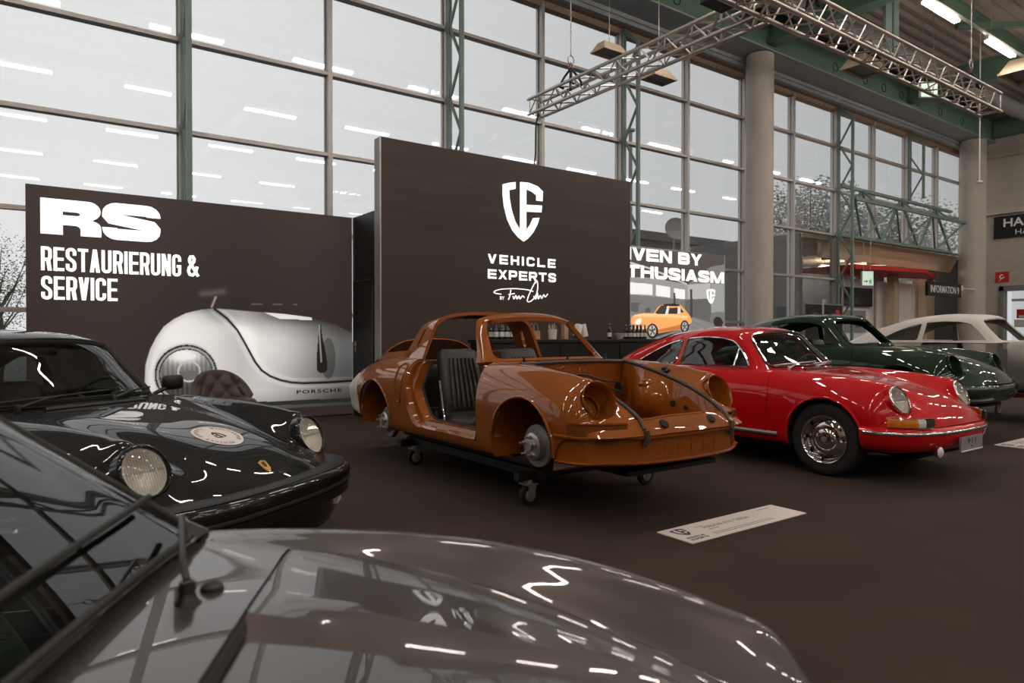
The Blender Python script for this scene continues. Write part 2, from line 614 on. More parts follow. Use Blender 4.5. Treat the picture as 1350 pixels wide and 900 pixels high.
# ---- lattice posts
def lattice_post(x, label, top=8.55, z0=0.0):
    t = thing('lattice_post', label, 'post', (x, 11.84, 0), group='green lattice posts along the glass front')
    obj('chord', [bx(-.0375, .0375, -.0375, .0375, z0, top)], M_green, t)
    obj('chord', [bx(-.0375, .0375, -.4975, -.4225, z0, top - .45)], M_green, t)
    obj('top_brace', [sqbar((0, -0.46, top - 0.45), (0, 0, top - 0.02), 0.07)], M_green, t)
    z, k = z0 + 0.12, 0
    while z + 0.72 < top - 0.3:
        a, c = ((0, -0.02, z), (0, -0.44, z + 0.72)) if k % 2 == 0 else ((0, -0.44, z), (0, -0.02, z + 0.72))
        obj('diagonal', [sqbar(a, c, 0.045)], M_green, t)
        z += 0.72
        k += 1
    for zz in TZ[1:-1]:
        if zz > z0:
            obj('bracket', [box(0, 0.07, zz, 0.10, 0.07, 0.16)], M_under, t)
    return t
lattice_post(2.1, 'green lattice post rising behind the left car mural wall')
lattice_post(6.97, 'green lattice post rising behind the tall dark logo wall')
lattice_post(11.84, 'green lattice post at the right edge of the tall logo wall')
lattice_post(21.55, 'green lattice post beside the red canopy entrance')
lattice_post(26.45, 'green lattice post standing above the entrance girder', 8.55, 6.11)

# ---- horizontal lattice girder over the entrance
g = thing('lattice_girder', 'green lattice girder spanning above the entrance', 'girder', (0, 0, 0))
for (yy, z0, z1, nm) in ((11.35, 5.55, 5.55, 'front_chord'), (11.84, 6.05, 6.05, 'top_chord'), (11.84, 4.45, 4.45, 'bottom_chord')):
    obj(nm, [sqbar((21.64, yy, z0), (29.88, yy, z1), 0.10)], M_green, g)
n = 3
for i in range(n):
    xa, xb = 21.64 + i * 8.24 / n, 21.64 + (i + 1) * 8.24 / n
    xm = (xa + xb) / 2
    obj('diagonal', [sqbar((xa, 11.84, 4.45), (xm, 11.84, 6.05), 0.07)], M_green, g)
    obj('diagonal', [sqbar((xm, 11.84, 6.05), (xb, 11.84, 4.45), 0.07)], M_green, g)
    obj('front_diagonal', [sqbar((xa, 11.35, 5.55), (xm, 11.84, 4.45), 0.06)], M_green, g)
    obj('front_diagonal', [sqbar((xm, 11.84, 4.45), (xb, 11.35, 5.55), 0.06)], M_green, g)
    obj('strut', [sqbar((xm, 11.35, 5.55), (xm, 11.84, 6.05), 0.06)], M_green, g)

# ---- round concrete columns
def column(x, y, r, top, label):
    tag(obj('concrete_column', [lathe([(r, 0), (r, top - 0.02), (r - 0.02, top)], 40, (x, y, 0), cap0=True, cap1=True)], M_conc,
            smooth=True), label, 'column')
column(16.35, 11.2, 0.36, 8.78, 'round concrete column between the glazed bays')
column(30.35, 11.25, 0.45, 8.78, 'round concrete column in the far corner by the information sign')

# ---- wall girder with round openings, and cross girders
g = thing('wall_girder', 'dark green box girder with round openings above the glass', 'girder', (0, 0, 0))
obj('web', [bx(-16, 31.6, 10.9, 10.96, 8.84, 9.62), bx(-16, 31.6, 11.5, 11.56, 8.84, 9.6)], M_dgreen, g)
obj('bottom_flange', [bx(-16, 31.6, 10.84, 11.62, 8.80, 8.84)], M_under, g)
obj('top_flange', [bx(-16, 31.6, 10.84, 11.62, 9.62, 9.66)], M_dgreen, g)
hm = make_mesh('opening', [lathe([(0.135, -0.02), (0.135, 0.012), (0.115, 0.012), (0.115, -0.01), (0.0, -0.01)], 20, (0, 0, 0), (0, -1, 0))], M_dark)
for x in (2.5, 4.3, 6.8, 8.6, 10.4, 12.62, 14.3, 19.62, 21.36, 22.53, 23.7, 24.86, 26.6, 28.4):
    inst('opening', hm, g, (x, 10.9, 9.12))
for x, lb in ((16.35, 'green roof girder running back from the round column'), (24.2, 'green roof girder over the entrance side'),
              (6.4, 'green roof girder above the orange body shell'), (-3.4, 'green roof girder behind the left bays'), (31.2, 'green roof girder along the end wall')):
    g = thing('roof_girder', lb, 'girder', (x, 0, 0))
    obj('web', [bx(-0.05, 0.05, -18, 10.85, 9.0, 9.6)], M_dgreen, g)
    obj('bottom_flange', [bx(-0.2, 0.2, -18, 10.85, 8.95, 9.0)], M_dgreen, g)
    obj('top_flange', [bx(-0.2, 0.2, -18, 10.85, 9.6, 9.65)], M_dgreen, g)
for k, (y0) in enumerate((7.9, 3.2, -1.5, -6.2, -11)):
    tag(obj('roof_purlin', [bx(-16, 31.4, y0 - 0.06, y0 + 0.06, 9.68, 9.72), bx(-16, 31.4, y0 - 0.015, y0 + 0.015, 9.72, 10.02), bx(-16, 31.4, y0 - 0.06, y0 + 0.06, 10.02, 10.06)], M_dgreen),
        ['green roof purlin nearest the glass front', 'green roof purlin second from the glass front', 'green roof purlin across the middle of the hall',
         'green roof purlin behind the hall middle', 'green roof purlin farthest from the glass'][k], 'beam', 'roof purlins')
g = thing('roof_post', 'pale green steel post pair under the roof behind the truss', 'post', (17.5, 8.3, 7.9))
obj('flange', [box(-0.16, 0, 1.0, 0.30, 0.06, 2.0)], M_green, g)
obj('flange', [box(0.22, 0, 1.0, 0.26, 0.06, 2.0)], M_green, g)
obj('web', [box(0.03, 0.1, 1.0, 0.03, 0.2, 2.0)], M_green, g)

# diagonal roof bracing seen at the upper right
for (a, b2, lb) in (((21, 8.2, 9.7), (28, 2.5, 9.7), 'green diagonal roof brace near the far lamps'), ((16.6, 8.0, 9.7), (23, 3.2, 9.7), 'green diagonal roof brace above the truss end')):
    tag(obj('roof_brace', [sqbar(a, b2, 0.14)], M_dgreen), lb, 'brace')

# ---- air duct with outlet hoods
g = thing('air_duct', 'grey round air duct under the roof by the green girder', 'duct', (0, 0, 0))
obj('pipe', [tube([(14.2, 9.9, 9.45), (19.0, 9.8, 9.45), (24.8, 9.7, 9.45), (30.5, 9.6, 9.45)], 0.26, 18)], M_grey, g, True)
for x in (17.9, 21.4, 26):
    obj('collar', [tube([(x, 9.9 - (x - 14.2) * .0184, 9.45), (x + 0.1, 9.9 - (x - 14.1) * .0184, 9.45)], 0.28, 18)], M_green, g, True)

def hood(loc, rz, s, label):
    t = thing('heater_hood', label, 'heater', loc, rz, 'beige radiant heater hoods')
    V = np.array([(-.5, -.3, 0), (.5, -.3, 0), (.5, .3, 0), (-.5, .3, 0), (-.36, -.16, .26), (.36, -.16, .26), (.36, .16, .26), (-.36, .16, .26)]) * s
    obj('shroud', [(V, [(0, 1, 5, 4), (1, 2, 6, 5), (2, 3, 7, 6), (3, 0, 4, 7), (4, 5, 6, 7)])], M_beige, t)
    obj('rim', [bx(-.52 * s, .52 * s, -.32 * s, -.28 * s, -0.05 * s, 0), bx(-.52 * s, .52 * s, .28 * s, .32 * s, -0.05 * s, 0), bx(-.52 * s, -.48 * s, -.3 * s, .3 * s, -0.05 * s, 0), bx(.48 * s, .52 * s, -.3 * s, .3 * s, -0.05 * s, 0)], M_beige, t)
    obj('grille', [bx(-.46 * s, .46 * s, -.26 * s, .26 * s, 0.02, 0.04)], M_under, t)
    obj('hanger', [bar((0, 0, .26 * s), (0, 0, 10.24 - loc[2]), 0.008)], M_steel, t)
hood((9.39, 9.8, 6.72), R(0), 0.62, 'beige heater hood hanging above the left truss arm end')
hood((10.25, 9.3, 6.25), R(0), 0.62, 'beige heater hood showing through the left truss arm')
hood((17.6, 9.0, 8.0), R(0), 1.1, 'beige heater hood under the girder beside the long truss')
hood((21.2, 6.7, 7.95), R(0), 1.2, 'beige heater hood at the far end of the truss')

# ---- strip lamps
lamp_housing = make_mesh('housing', [bx(0, 1.62, -0.03, 0.03, 0.03, 0.14)], M_white)
lamp_tube = make_mesh('tube', [bx(0.03, 1.59, -0.062, 0.062, -0.012, 0.029)], M_lampglow)
rows = [(6.64, 'second lamp row from the glass'), (2.0, 'lamp row above the cars'), (-3.0, 'lamp row behind the cars'), (-8.2, 'lamp row in the hall depth'), (-13.5, 'lamp row at the hall back')]
for (yy, lb) in rows:
    for k in range(-8, 5):
        t = thing('strip_lamp', None, 'lamp', (15.41 + 3.26 * k, yy, 8.18), 0, 'strip lamps of the ' + lb)
        t['label'] = {(6.64, 0): 'glowing strip lamp above the truss middle', (6.64, 1): 'glowing strip lamp above the truss far end'}.get((yy, k), ORD[k + 8] + ' white strip lamp from the left in the ' + lb)
        inst('housing', lamp_housing, t)
        inst('tube', lamp_tube, t)
    rl = thing('lamp_rail', 'white mounting rail of the ' + lb, 'rail', (0, yy, 8.325), 0, 'lamp rails')
    obj('rail', [bx(-11, 31, -0.03, 0.03, 0, 0.035)], M_white, rl)
    wm_ = make_mesh('wire', [bar((0, 0, .035), (0, 0, 1.96), .006, 5)], M_steel)
    for k in range(-8, 5):
        inst('wire', wm_, rl, (15.66 + 3.26 * k, 0, 0))
for k, (x, y) in enumerate(((23.2, 15.4), (26.6, 15.4), (29.6, 15.4))):  # fill lamps added to brighten the foyer and its booth
    t = thing('foyer_fill_lamp', ORD[k] + ' added fill lamp from the left inside the entrance foyer', 'lamp', (x, y, 3.95), 0, 'added foyer fill lamps')
    inst('housing', lamp_housing, t)
    inst('tube', lamp_tube, t)
    obj('hanger', [bar((.4, 0, .14), (.4, 0, .34), .008, 6), bar((1.2, 0, .14), (1.2, 0, .34), .008, 6)], M_steel, t)

# ---- exit signs
def exit_sign(loc, rz, label, w=0.42, h=0.28, drop=2.6):
    t = thing('exit_sign', label, 'sign', loc, rz, 'green exit signs')
    obj('case', [rbox(-w / 2, w / 2, -0.04, 0.04, 0, h, 0.008)], M_white, t)
    mg = mat('exit_pale', srgb(214, 238, 224), 0.5, emit=srgb(214, 245, 228), estr=0.45, var=0.02)
    obj('panel', [bx(-w / 2 + .02, w / 2 - .02, -0.046, -0.04, .02, h - .02)], mg, t)
    mw = mat('exit_green', srgb(60, 140, 96), 0.5, emit=srgb(60, 150, 100), estr=0.3, var=0.02)
    f = lambda a, b, hh: (a, -0.048 - hh, b)
    obj('arrow', [prism([(-.14, .13), (-.06, .13), (-.06, .09), (.0, .15), (-.06, .21), (-.06, .17), (-.14, .17)], 0, .003, f)], mw, t)
    obj('hanger', [bar((-w * .3, 0, h), (-w * .3, 0, drop), .008, 6), bar((w * .3, 0, h), (w * .3, 0, drop), .008, 6)], M_steel, t)
    obj('figure', [prism([(.04, .06), (.07, .06), (.09, .12), (.12, .06), (.15, .07), (.11, .15), (.15, .18), (.12, .2), (.06, .17), (.03, .19), (.02, .16), (.06, .13)], 0, .003, f),
                   prism([(.10 + .02 * math.cos(a * .7), .225 + .02 * math.sin(a * .7)) for a in range(9)], 0, .003, f)], mw, t)
exit_sign((20.0, 8.5, 7.62), R(-30), 'lit green exit sign hanging behind the long truss arm', 0.5, 0.42)
exit_sign((23.4, 11.84, 2.86), R(-30), 'lit green exit sign under the red canopy', 0.42, 0.5, 1.55)

# pendant microphone rod near the end wall
t = thing('hanging_rod', 'thin white rod hanging in front of the far concrete corner', 'rod', (23.4, 8.5, 0))
obj('rod', [bar((0, 0, 5.8), (0, 0, 10.24), 0.018)], M_white, t)
obj('tip', [lathe([(0.02, 5.84), (0.09, 5.80), (0.09, 5.76), (0.0, 5.75)], 12)], M_white, t)

# ---- end wall of concrete with a doorway
XE = 31.5
struct('wall_right', [bx(XE, XE + .4, 10.7, 12.2, 0, 10.3), bx(XE, XE + .4, 5.6, 10.7, 3.1, 10.3), bx(XE, XE + .4, -18, 5.6, 0, 10.3)], M_concw, 'board marked concrete end wall')
wr = bpy.data.objects['wall_right']
for (z0, z1) in ((5.95, 6.15), (8.2, 8.35)):
    obj('ledge', [bx(XE - 0.14, XE, -18, 11.9, z0, z1)], M_conc, wr)
d = struct('door_1', [bx(XE - .1, XE + .3, 10.55, 10.7, 0, 3.1), bx(XE - .1, XE + .3, 5.6, 5.75, 0, 3.1), bx(XE - .1, XE + .3, 5.6, 10.7, 2.92, 3.12)], M_grey, 'grey framed doorway in the concrete end wall')
for yy in (9.3, 8.0, 6.9):
    obj('mullion', [bx(XE + 1.2, XE + 1.3, yy - .06, yy + .06, 0, 3.1)], M_alu, d)
obj('pane', [bx(XE + 1.24, XE + 1.26, 5.6, 10.7, 0.05, 3.1)], M_glass, d)
obj('brace', [sqbar((XE + 2.0, 10.4, 0.6), (XE + 2.0, 8.4, 2.8), 0.12)], M_green, d)
obj('brace', [sqbar((XE + 2.0, 8.4, 0.6), (XE + 2.0, 10.4, 2.8), 0.12)], M_green, d)
obj('transom', [bx(XE + 1.2, XE + 1.3, 5.6, 10.7, 2.55, 2.65)], M_white, d)
# signs on the end wall
t = thing('hall_sign', 'black hall number sign with white lettering on the concrete wall', 'sign', (XE - .02, 10.9, 5.0))
obj('board', [bx(-.06, 0, -4.2, 0, 0, .86)], M_black, t)
fs = lambda a, b, h: (-.06 - h, -a, b)
obj('lettering', [fit_text('HALLE 9', .33, 2.1, .42, .76, fs, 0.02)], M_signw, t)
obj('lettering', [fit_text('HALL 9', .73, 1.75, .1, .3, fs)], M_signw, t)
t = thing('fire_hose_sign', 'small red fire hose sign on the concrete wall', 'sign', (XE - .01, 10.85, 3.26))
obj('plate', [bx(-.02, 0, -.46, 0, 0, .42)], M_red, t)
obj('symbol', [prism([(.12 + .0 * k + .1 + .09 * math.cos(k), .23 + .09 * math.sin(k)) for k in np.linspace(0.9, 6.2, 14)] + [(.22 + .05 * math.cos(k), .23 + .05 * math.sin(k)) for k in np.linspace(6.2, 0.9, 14)], 0, .004, lambda a, b, h: (-.02 - h, -a, b)),
               prism([(.12, .06), (.15, .06), (.25, .2), (.22, .2)], 0, .004, lambda a, b, h: (-.02 - h, -a, b))], M_signw, t)
t = thing('information_sign', 'black sign reading INFORMATION 9 beside the round column', 'sign', (25.85, 11.0, 2.58))
obj('board', [bx(0, 2.72, -.05, .05, 0, .50)], M_black, t)
obj('lettering', [fit_text('INFORMATION 9', .2, 2.52, .12, .38, lambda a, b, h: (a, -.05 - h, b), 0.012)], M_signw, t)
obj('bracket', [bx(2.72, 2.95, -.03, .03, .28, .46), bx(2.95, 4.12, -.015, .015, .35, .39)], M_white, t)
t = thing('fire_alarm_box', 'red fire alarm box seen through the end doorway', 'box', (XE + .8, 10.15, 1.85))
obj('case', [rbox(-.1, .1, -.22, .22, 0, .36, .02)], M_red, t)
obj('label_plate', [bx(-.115, -.1, -.14, .14, .02, .12)], M_signw, t)
tag(obj('white_notice_board', [rbox(XE + .72, XE + .76, 9.75, 10.45, 1.5, 1.8, .006)], M_white), 'white notice board below the red alarm box', 'board')

# ---- foyer behind the entrance
obj('foyer_soffit', [bx(20.0, 31.5, 12.15, 20, 4.30, 4.42)], M_beige)['kind'] = 'structure'
V = np.array([(21.6, 12.16, 4.36), (31.4, 12.16, 4.36), (31.4, 12.45, 3.78), (21.6, 12.45, 3.78), (21.6, 12.26, 4.4), (31.4, 12.26, 4.4), (31.4, 12.6, 3.8), (21.6, 12.6, 3.8)])
o = obj('foyer_fascia', [(V, [(0, 1, 2, 3), (4, 7, 6, 5), (0, 4, 5, 1), (1, 5, 6, 2), (2, 6, 7, 3), (3, 7, 4, 0)])], M_beige)
tag(o, 'sloping beige fascia above the red canopy', kind='structure')
fr = obj('foyer_ribs', [bx(21.65 + 1.6 * k, 21.71 + 1.6 * k, 12.62, 13.4, 3.86, 4.28) for k in range(6)], M_beige, o)
fr['kind'] = 'stuff'
obj('foyer_wall', [bx(19.9, 20.1, 12.2, 20, 0, 4.4), bx(20, 31.5, 17.0, 17.1, 0, 4.4), bx(31.5, 31.7, 12.2, 17.1, 0, 4.4)], mat('foyer_grey_wall', srgb(84, 86, 90), 0.5, var=0.1))['kind'] = 'structure'
M_booth = mat('booth_white', srgb(246, 242, 238), .6, var=.03)
t = thing('booth_wall', 'white partition wall of the information booth', 'partition', (24.2, 13.4, 0))
obj('panel', [bx(0, 5.9, 0, .12, 0, 3.3)], M_booth, t)
obj('end_panel', [bx(5.9, 6.45, -.05, .2, 0, 3.45)], mat('bright_white_panel', srgb(238, 234, 230), .5, var=.03), t)
t = thing('wall_screen', 'black television screen on the white booth wall', 'screen', (24.4, 13.3, 2.28))
obj('bezel', [rbox(0, 2.2, -.06, .06, 0, .68, .02)], M_black, t)
obj('display', [bx(.04, 2.16, -.066, -.06, .04, .64)], mat('black_display', srgb(10, 11, 13), .15, var=.05), t)
t = thing('wall_map', 'pale grey plan poster under the television', 'poster', (24.8, 13.36, 1.3))
obj('sheet', [bx(0, 1.5, -.01, .02, 0, .82)], mat('pale_poster', srgb(150, 148, 148), .7, var=.05), t)
mr_ = mat('plan_ink', srgb(92, 92, 94), .7, var=.1)
obj('plan', [bx(.25, .7, -.014, -.01, .3, .55), bx(.75, 1.1, -.014, -.01, .18, .42), bx(.8, 1.25, -.014, -.01, .48, .62)], mr_, t)
t = thing('red_canopy', 'flat red canopy with pointed end above the information booth', 'canopy', (23.4, 12.75, 3.22))
f = lambda a, b, h: (a, b, h)
poly = [(0, -.5), (4.2, -1.0), (7.4, 0.0), (4.4, 1.2), (0, 1.6)]
obj('plate', [(np.array([(a, b, .30 if a < 7 and a > 0 else .26) for a, b in poly] + [(a, b, .42) for a, b in poly]), [(4, 3, 2, 1, 0), (5, 6, 7, 8, 9)] + [(i, (i + 1) % 5, 5 + (i + 1) % 5, 5 + i) for i in range(5)])], M_red, t)
for a in (1.0, 3.4, 5.2):
    obj('post', [bar((a, .5, -3.3), (a, .5, .3), 0.05)], M_steel, t)
for k, x in enumerate((27.6, 30.3)):
    tag(obj('foyer_pillar', [bx(x, x + (.3 if k == 0 else .75), 12.9, 13.2, 0, 3.8)], M_beige), ['slim beige foyer pillar behind the information sign', 'wide beige foyer pillar beside the round column'][k], 'pillar')
tag(obj('foyer_window', [bx(27.9, 30.3, 14.6, 14.65, 0, 3.7)], mat('blue_grey_glazing', srgb(98, 112, 126), .2, var=.05)), 'blue grey foyer glazing behind the information sign', 'window')

# ---- roll-up banners by the column
for k, (x, lb) in enumerate(((18.62, 'black roll-up banner nearest the round column'), (19.62, 'black roll-up banner with a red square'))):
    t = thing('rollup_banner', lb, 'banner', (x, 11.2, 0), 0, 'roll-up banners by the column')
    obj('sheet', [bx(0, .85 + .15 * k, -.01, .01, .1, 2.1)], M_black, t)
    obj('base', [rbox(-.02, .9 + .15 * k, -.1, .1, 0, .1, .01)], M_steel, t)
    obj('top_rail', [bx(0, .85 + .15 * k, -.015, .015, 2.1, 2.13)], M_steel, t)
    obj('picture', [bx(.35, .6, -.014, -.01, 1.55, 1.85), bx(.1, .3, -.014, -.01, 1.4, 1.6)], mat('banner_grey', srgb(92, 88, 88), .6, var=.3, vscale=20), t)
    obj('emblem', [bx(.62, .82, -.016, -.01, (1.6, 1.62)[k], (1.66, 1.95)[k])], M_red if k else M_signw, t)

# ---- outside: building, trees, lamp poles, dish
t = thing('outside_building', 'dark low building beyond the glass', 'building', (0, 0, 0))
Mb = mat('dark_facade', srgb(78, 80, 82), .6, var=.12, vscale=.6)
obj('wall', [bx(29, 62, 29, 40, -.2, 6.9)], Mb, t)
obj('roof', [bx(28.4, 62.5, 28.4, 40.5, 6.9, 7.4)], mat('dark_roof_edge', srgb(60, 62, 64), .6, var=.1), t)
Mbw = mat('facade_glass', srgb(70, 76, 82), .12, var=.05)
for i in range(10):
    for j in range(3):
        w = obj('window', [bx(29.6 + i * 3.2, 32.2 + i * 3.2, 28.93, 29.0, .8 + j * 2.0, 2.3 + j * 2.0)], M_under, t)
        obj('pane', [bx(29.7 + i * 3.2, 32.1 + i * 3.2, 28.9, 28.93, .9 + j * 2.0, 2.2 + j * 2.0)], Mbw, w)
t = thing('far_house', 'grey building block far behind the left bays', 'building', (0, 0, 0))
obj('wall', [bx(-16, -3, 60, 70, -.2, 6)], Mb, t)
obj('roof', [bx(-16.3, -2.7, 59.7, 70.3, 6, 6.5)], M_under, t)

def tree(x, y, h, rad, trunk, label, n, col, seed, bare=False):
    rnd = random.Random(seed)
    t = thing('tree', label, 'tree', (x, y, -.15))
    shapes = [tube([(0, 0, 0), (.1, 0, h * .3), (0, .1, h * .6)], [trunk, trunk * .75, trunk * .4], 8)]
    for k in range(14):
        a = rnd.uniform(0, 6.28)
        z0 = h * rnd.uniform(.25, .6)
        rr = rad * rnd.uniform(.5, .95)
        shapes.append(tube([(0, 0, z0), (rr * .5 * math.cos(a), rr * .5 * math.sin(a), z0 + h * .15), (rr * math.cos(a), rr * math.sin(a), z0 + h * rnd.uniform(.15, .38))], [trunk * .3, trunk * .18, trunk * .05], 5))
    obj('trunk', shapes, mat('tree_bark', srgb(70, 64, 58), .9, var=.2), t)
    V, F = [], []
    for k in range(n):
        u = rnd.random() ** .4
        a, c = rnd.uniform(0, 6.28), rnd.uniform(-1, 1)
        s = math.sqrt(1 - c * c)
        lump = 1 + .18 * math.sin(3 * a + seed) * s + .12 * math.sin(5 * c + 2 * a)
        p = Vector((rad * u * s * math.cos(a) * lump, rad * u * s * math.sin(a) * lump, h * .62 + h * .38 * u * c * lump))
        d = Vector((rnd.gauss(0, 1), rnd.gauss(0, 1), rnd.gauss(0, 1))).normalized()
        e, w = frame_from(d)
        q = rad * rnd.uniform(.016, .03)
        i = len(V)
        V += [tuple(p + e * q), tuple(p + w * q * .6), tuple(p - e * q), tuple(p - w * q * .6)]
        F.append((i, i + 1, i + 2, i + 3))
    tag(obj('foliage', [(np.array(V), F)], mat('leaf_' + str(seed), col, .8, var=.3, vscale=2), t, fix=False), kind='stuff')
tree(80, 47.5, 20.5, 8, .5, 'large haze-grey tree beyond the low building', 15000, srgb(140, 140, 136), 3)  # leaf colour lightened to carry the haze of distance
tree(104, 49, 21, 9, .5, 'tall haze-grey tree behind the entrance girder', 13000, srgb(144, 144, 140), 5)  # haze mixed into this leaf grey too
tree(-.45, 20, 3.9, .95, .08, 'small green tree outside the far left pane', 4200, srgb(84, 92, 78), 8)
tree(1.2, 24, 4.2, 1.5, .1, 'bushy green tree outside behind the mural wall', 1800, srgb(80, 86, 72), 9)
tree(40.5, 44, 10.8, 2.2, .12, 'small bare topped tree above the low building roof', 700, srgb(90, 90, 86), 11)
for k, (x, y, h, lb) in enumerate(((23.93, 22.0, 11.1, 'tall grey lamp pole outside right of the logo wall'), (44.35, 22.0, 11.3, 'tall grey lamp pole outside above the entrance'))):
    t = thing('lamp_pole', lb, 'pole', (x, y + 1.5, -.12), 0, 'lamp poles in the yard')
    obj('shaft', [lathe([(.11, 0), (.09, h)], 12, cap1=True)], M_grey, t, True)
    obj('cap', [lathe([(.10, h), (.22, h + .03), (.22, h + .12), (0, h + .14)], 14)], M_under, t)
t = thing('satellite_dish', 'grey satellite dish outside on a short mast', 'dish', (25.9, 22.5, -.12))
obj('mast', [bar((0, 0, 0), (0, 0, 6.2), .05)], M_grey, t)
obj('bowl', [lathe([(0.0, 0), (.25, .03), (.45, .1), (.58, .2), (.57, .22), (.44, .13), (.24, .06), (0, .03)], 24, (0, -.1, 6.4), (-.5, -.8, .25))], M_grey, t, True)
# ================================================================== THE STAND
LOGO = [
    [(6.098, 3.539), (6.219, 3.579), (6.346, 3.607), (6.346, 3.5), (6.219, 3.464), (6.229, 3.335), (6.268, 3.16), (6.337, 2.988), (6.436, 2.858), (6.506, 2.84), (6.506, 2.683), (6.396, 2.742), (6.282, 2.844), (6.185, 3.001), (6.122, 3.204), (6.098, 3.378)] ,
    [(6.436, 3.619), (6.556, 3.626), (6.556, 2.844), (6.506, 2.824), (6.436, 2.858)] ,
    [(6.436, 3.619), (6.607, 3.629), (6.786, 3.595), (6.89, 3.526), (6.885, 3.366), (6.76, 3.364), (6.76, 3.449), (6.668, 3.495), (6.556, 3.522)] ,
    [(6.556, 3.272), (6.874, 3.295), (6.864, 3.183), (6.556, 3.163)] ,
    [(6.693, 3.072), (6.822, 3.093), (6.786, 2.991), (6.699, 2.849), (6.597, 2.743), (6.506, 2.683), (6.506, 2.84), (6.566, 2.877), (6.637, 2.965)] ,
]
SIG = [
    [(6.074, 1.83), (5.959, 1.842), (5.945, 1.869), (6.064, 1.905), (6.307, 1.926), (6.556, 1.92), (6.699, 1.897)] ,
    [(6.258, 1.908), (6.238, 1.808), (6.209, 1.748)] ,
    [(6.209, 1.827), (6.332, 1.851)] ,
    [(6.297, 1.81), (6.317, 1.763), (6.356, 1.82), (6.376, 1.765), (6.416, 1.814), (6.436, 1.767), (6.486, 1.816), (6.526, 1.789)] ,
    [(6.771, 2.079), (6.699, 1.986), (6.597, 1.8), (6.587, 1.731), (6.658, 1.741), (6.75, 1.825), (6.792, 1.949), (6.781, 2.063), (6.74, 2.029)] ,
    [(6.709, 1.824), (6.75, 1.776), (6.787, 1.875), (6.802, 1.778), (6.844, 1.836), (6.875, 1.788), (6.917, 1.851), (6.949, 1.815), (7.001, 1.867)] ,
]
PIC = [
    ((78, 72, 70), [(9.456, 2.921), (12.877, 2.998), (12.878, 2.784), (12.39, 2.699), (11.631, 2.276), (10.532, 2.371), (9.457, 2.331)]),
    ((150, 150, 150), [(9.457, 2.331), (10.532, 2.371), (11.631, 2.276), (11.634, 1.651), (9.459, 1.612)]),
    ((240, 240, 240), [(9.457, 2.257), (10.533, 2.234), (10.533, 2.016), (9.458, 2.021)]),
    ((240, 240, 240), [(10.646, 2.228), (11.07, 2.198), (11.071, 1.981), (10.647, 2.004)]),
    ((240, 240, 240), [(11.196, 2.182), (11.542, 2.158), (11.543, 1.958), (11.197, 1.974)]),
    ((118, 118, 118), [(9.458, 2.014), (11.551, 1.953), (11.552, 1.65), (9.459, 1.612)]),
    ((176, 176, 174), [(11.631, 2.276), (12.392, 2.342), (12.394, 2.0), (11.633, 1.95)]),
    ((96, 96, 96), [(11.551, 1.953), (12.415, 2.001), (12.418, 1.469), (11.552, 1.541)]),
    ((70, 70, 72), [(11.181, 2.083), (11.236, 2.085), (11.254, 1.698), (11.182, 1.696)]),
    ((64, 64, 66), [(11.706, 2.175), (11.78, 2.178), (11.791, 1.558), (11.717, 1.557)]),
    ((150, 154, 150), [(12.414, 2.331), (12.871, 2.334), (12.874, 1.702), (12.417, 1.693)]),
    ((128, 128, 128), [(9.458, 1.662), (11.883, 1.573), (12.396, 1.469), (12.885, 1.417), (12.895, -0.555), (9.463, -0.327)]),
    ((112, 116, 112), [(12.374, 1.58), (12.461, 1.666), (12.57, 1.713), (12.874, 1.708), (12.876, 1.445), (12.396, 1.463)]),
    ((50, 40, 40), [(12.506, 1.442), (12.505, 1.54), (12.593, 1.598), (12.749, 1.586), (12.848, 1.473), (12.795, 1.388), (12.572, 1.386)]),
    ((90, 90, 92), [(9.912, 1.848), (10.182, 1.843), (10.183, 1.817), (10.128, 1.808), (10.128, 1.65), (9.913, 1.671)]),
    ((86, 86, 88), [(10.329, 1.731), (10.422, 1.759), (10.478, 1.721), (10.478, 1.656), (10.33, 1.648)]),
    ((60, 60, 60), [(10.057, 1.241), (10.687, 1.163), (11.676, 1.38), (11.717, 1.434), (11.553, 1.46), (10.349, 1.319)]),
    ((246, 172, 104), [(9.913, 1.443), (9.931, 1.545), (10.02, 1.597), (10.275, 1.637), (10.572, 1.637), (10.704, 1.77), (10.838, 1.834), (11.189, 1.854), (11.389, 1.84), (11.552, 1.731), (11.716, 1.598), (11.779, 1.476), (11.676, 1.42), (11.391, 1.31), (10.725, 1.229), (10.648, 1.372), (10.535, 1.436), (10.405, 1.384), (10.349, 1.254), (10.039, 1.279)]),
    ((196, 120, 66), [(10.349, 1.332), (10.744, 1.307), (11.411, 1.418), (11.411, 1.319), (10.725, 1.237), (10.349, 1.254)]),
    ((40, 34, 32), [(10.819, 1.823), (10.896, 1.838), (11.189, 1.854), (11.357, 1.842), (11.389, 1.808), (11.013, 1.794)]),
    ((62, 62, 60), [(10.617, 1.648), (10.792, 1.804), (10.993, 1.82), (10.947, 1.633), (10.724, 1.624)]),
    ((54, 52, 50), [(11.013, 1.635), (11.056, 1.76), (11.309, 1.774), (11.31, 1.64)]),
    ((226, 224, 220), [(11.302, 1.64), (11.317, 1.779), (11.389, 1.781), (11.406, 1.652)]),
    ((50, 48, 46), [(11.406, 1.669), (11.397, 1.768), (11.519, 1.681)]),
    ((236, 232, 226), [(10.916, 1.607), (10.985, 1.798), (11.04, 1.805), (10.994, 1.626)]),
    ((246, 244, 240), [(10.021, 1.444), (10.074, 1.501), (10.183, 1.535), (10.224, 1.503), (10.184, 1.42), (10.093, 1.389)]),
    ((70, 62, 58), [(10.039, 1.279), (10.349, 1.313), (10.349, 1.19), (10.075, 1.228)]),
    ((220, 216, 210), [(10.021, 1.322), (10.275, 1.349), (10.294, 1.323), (10.039, 1.292)]),
]
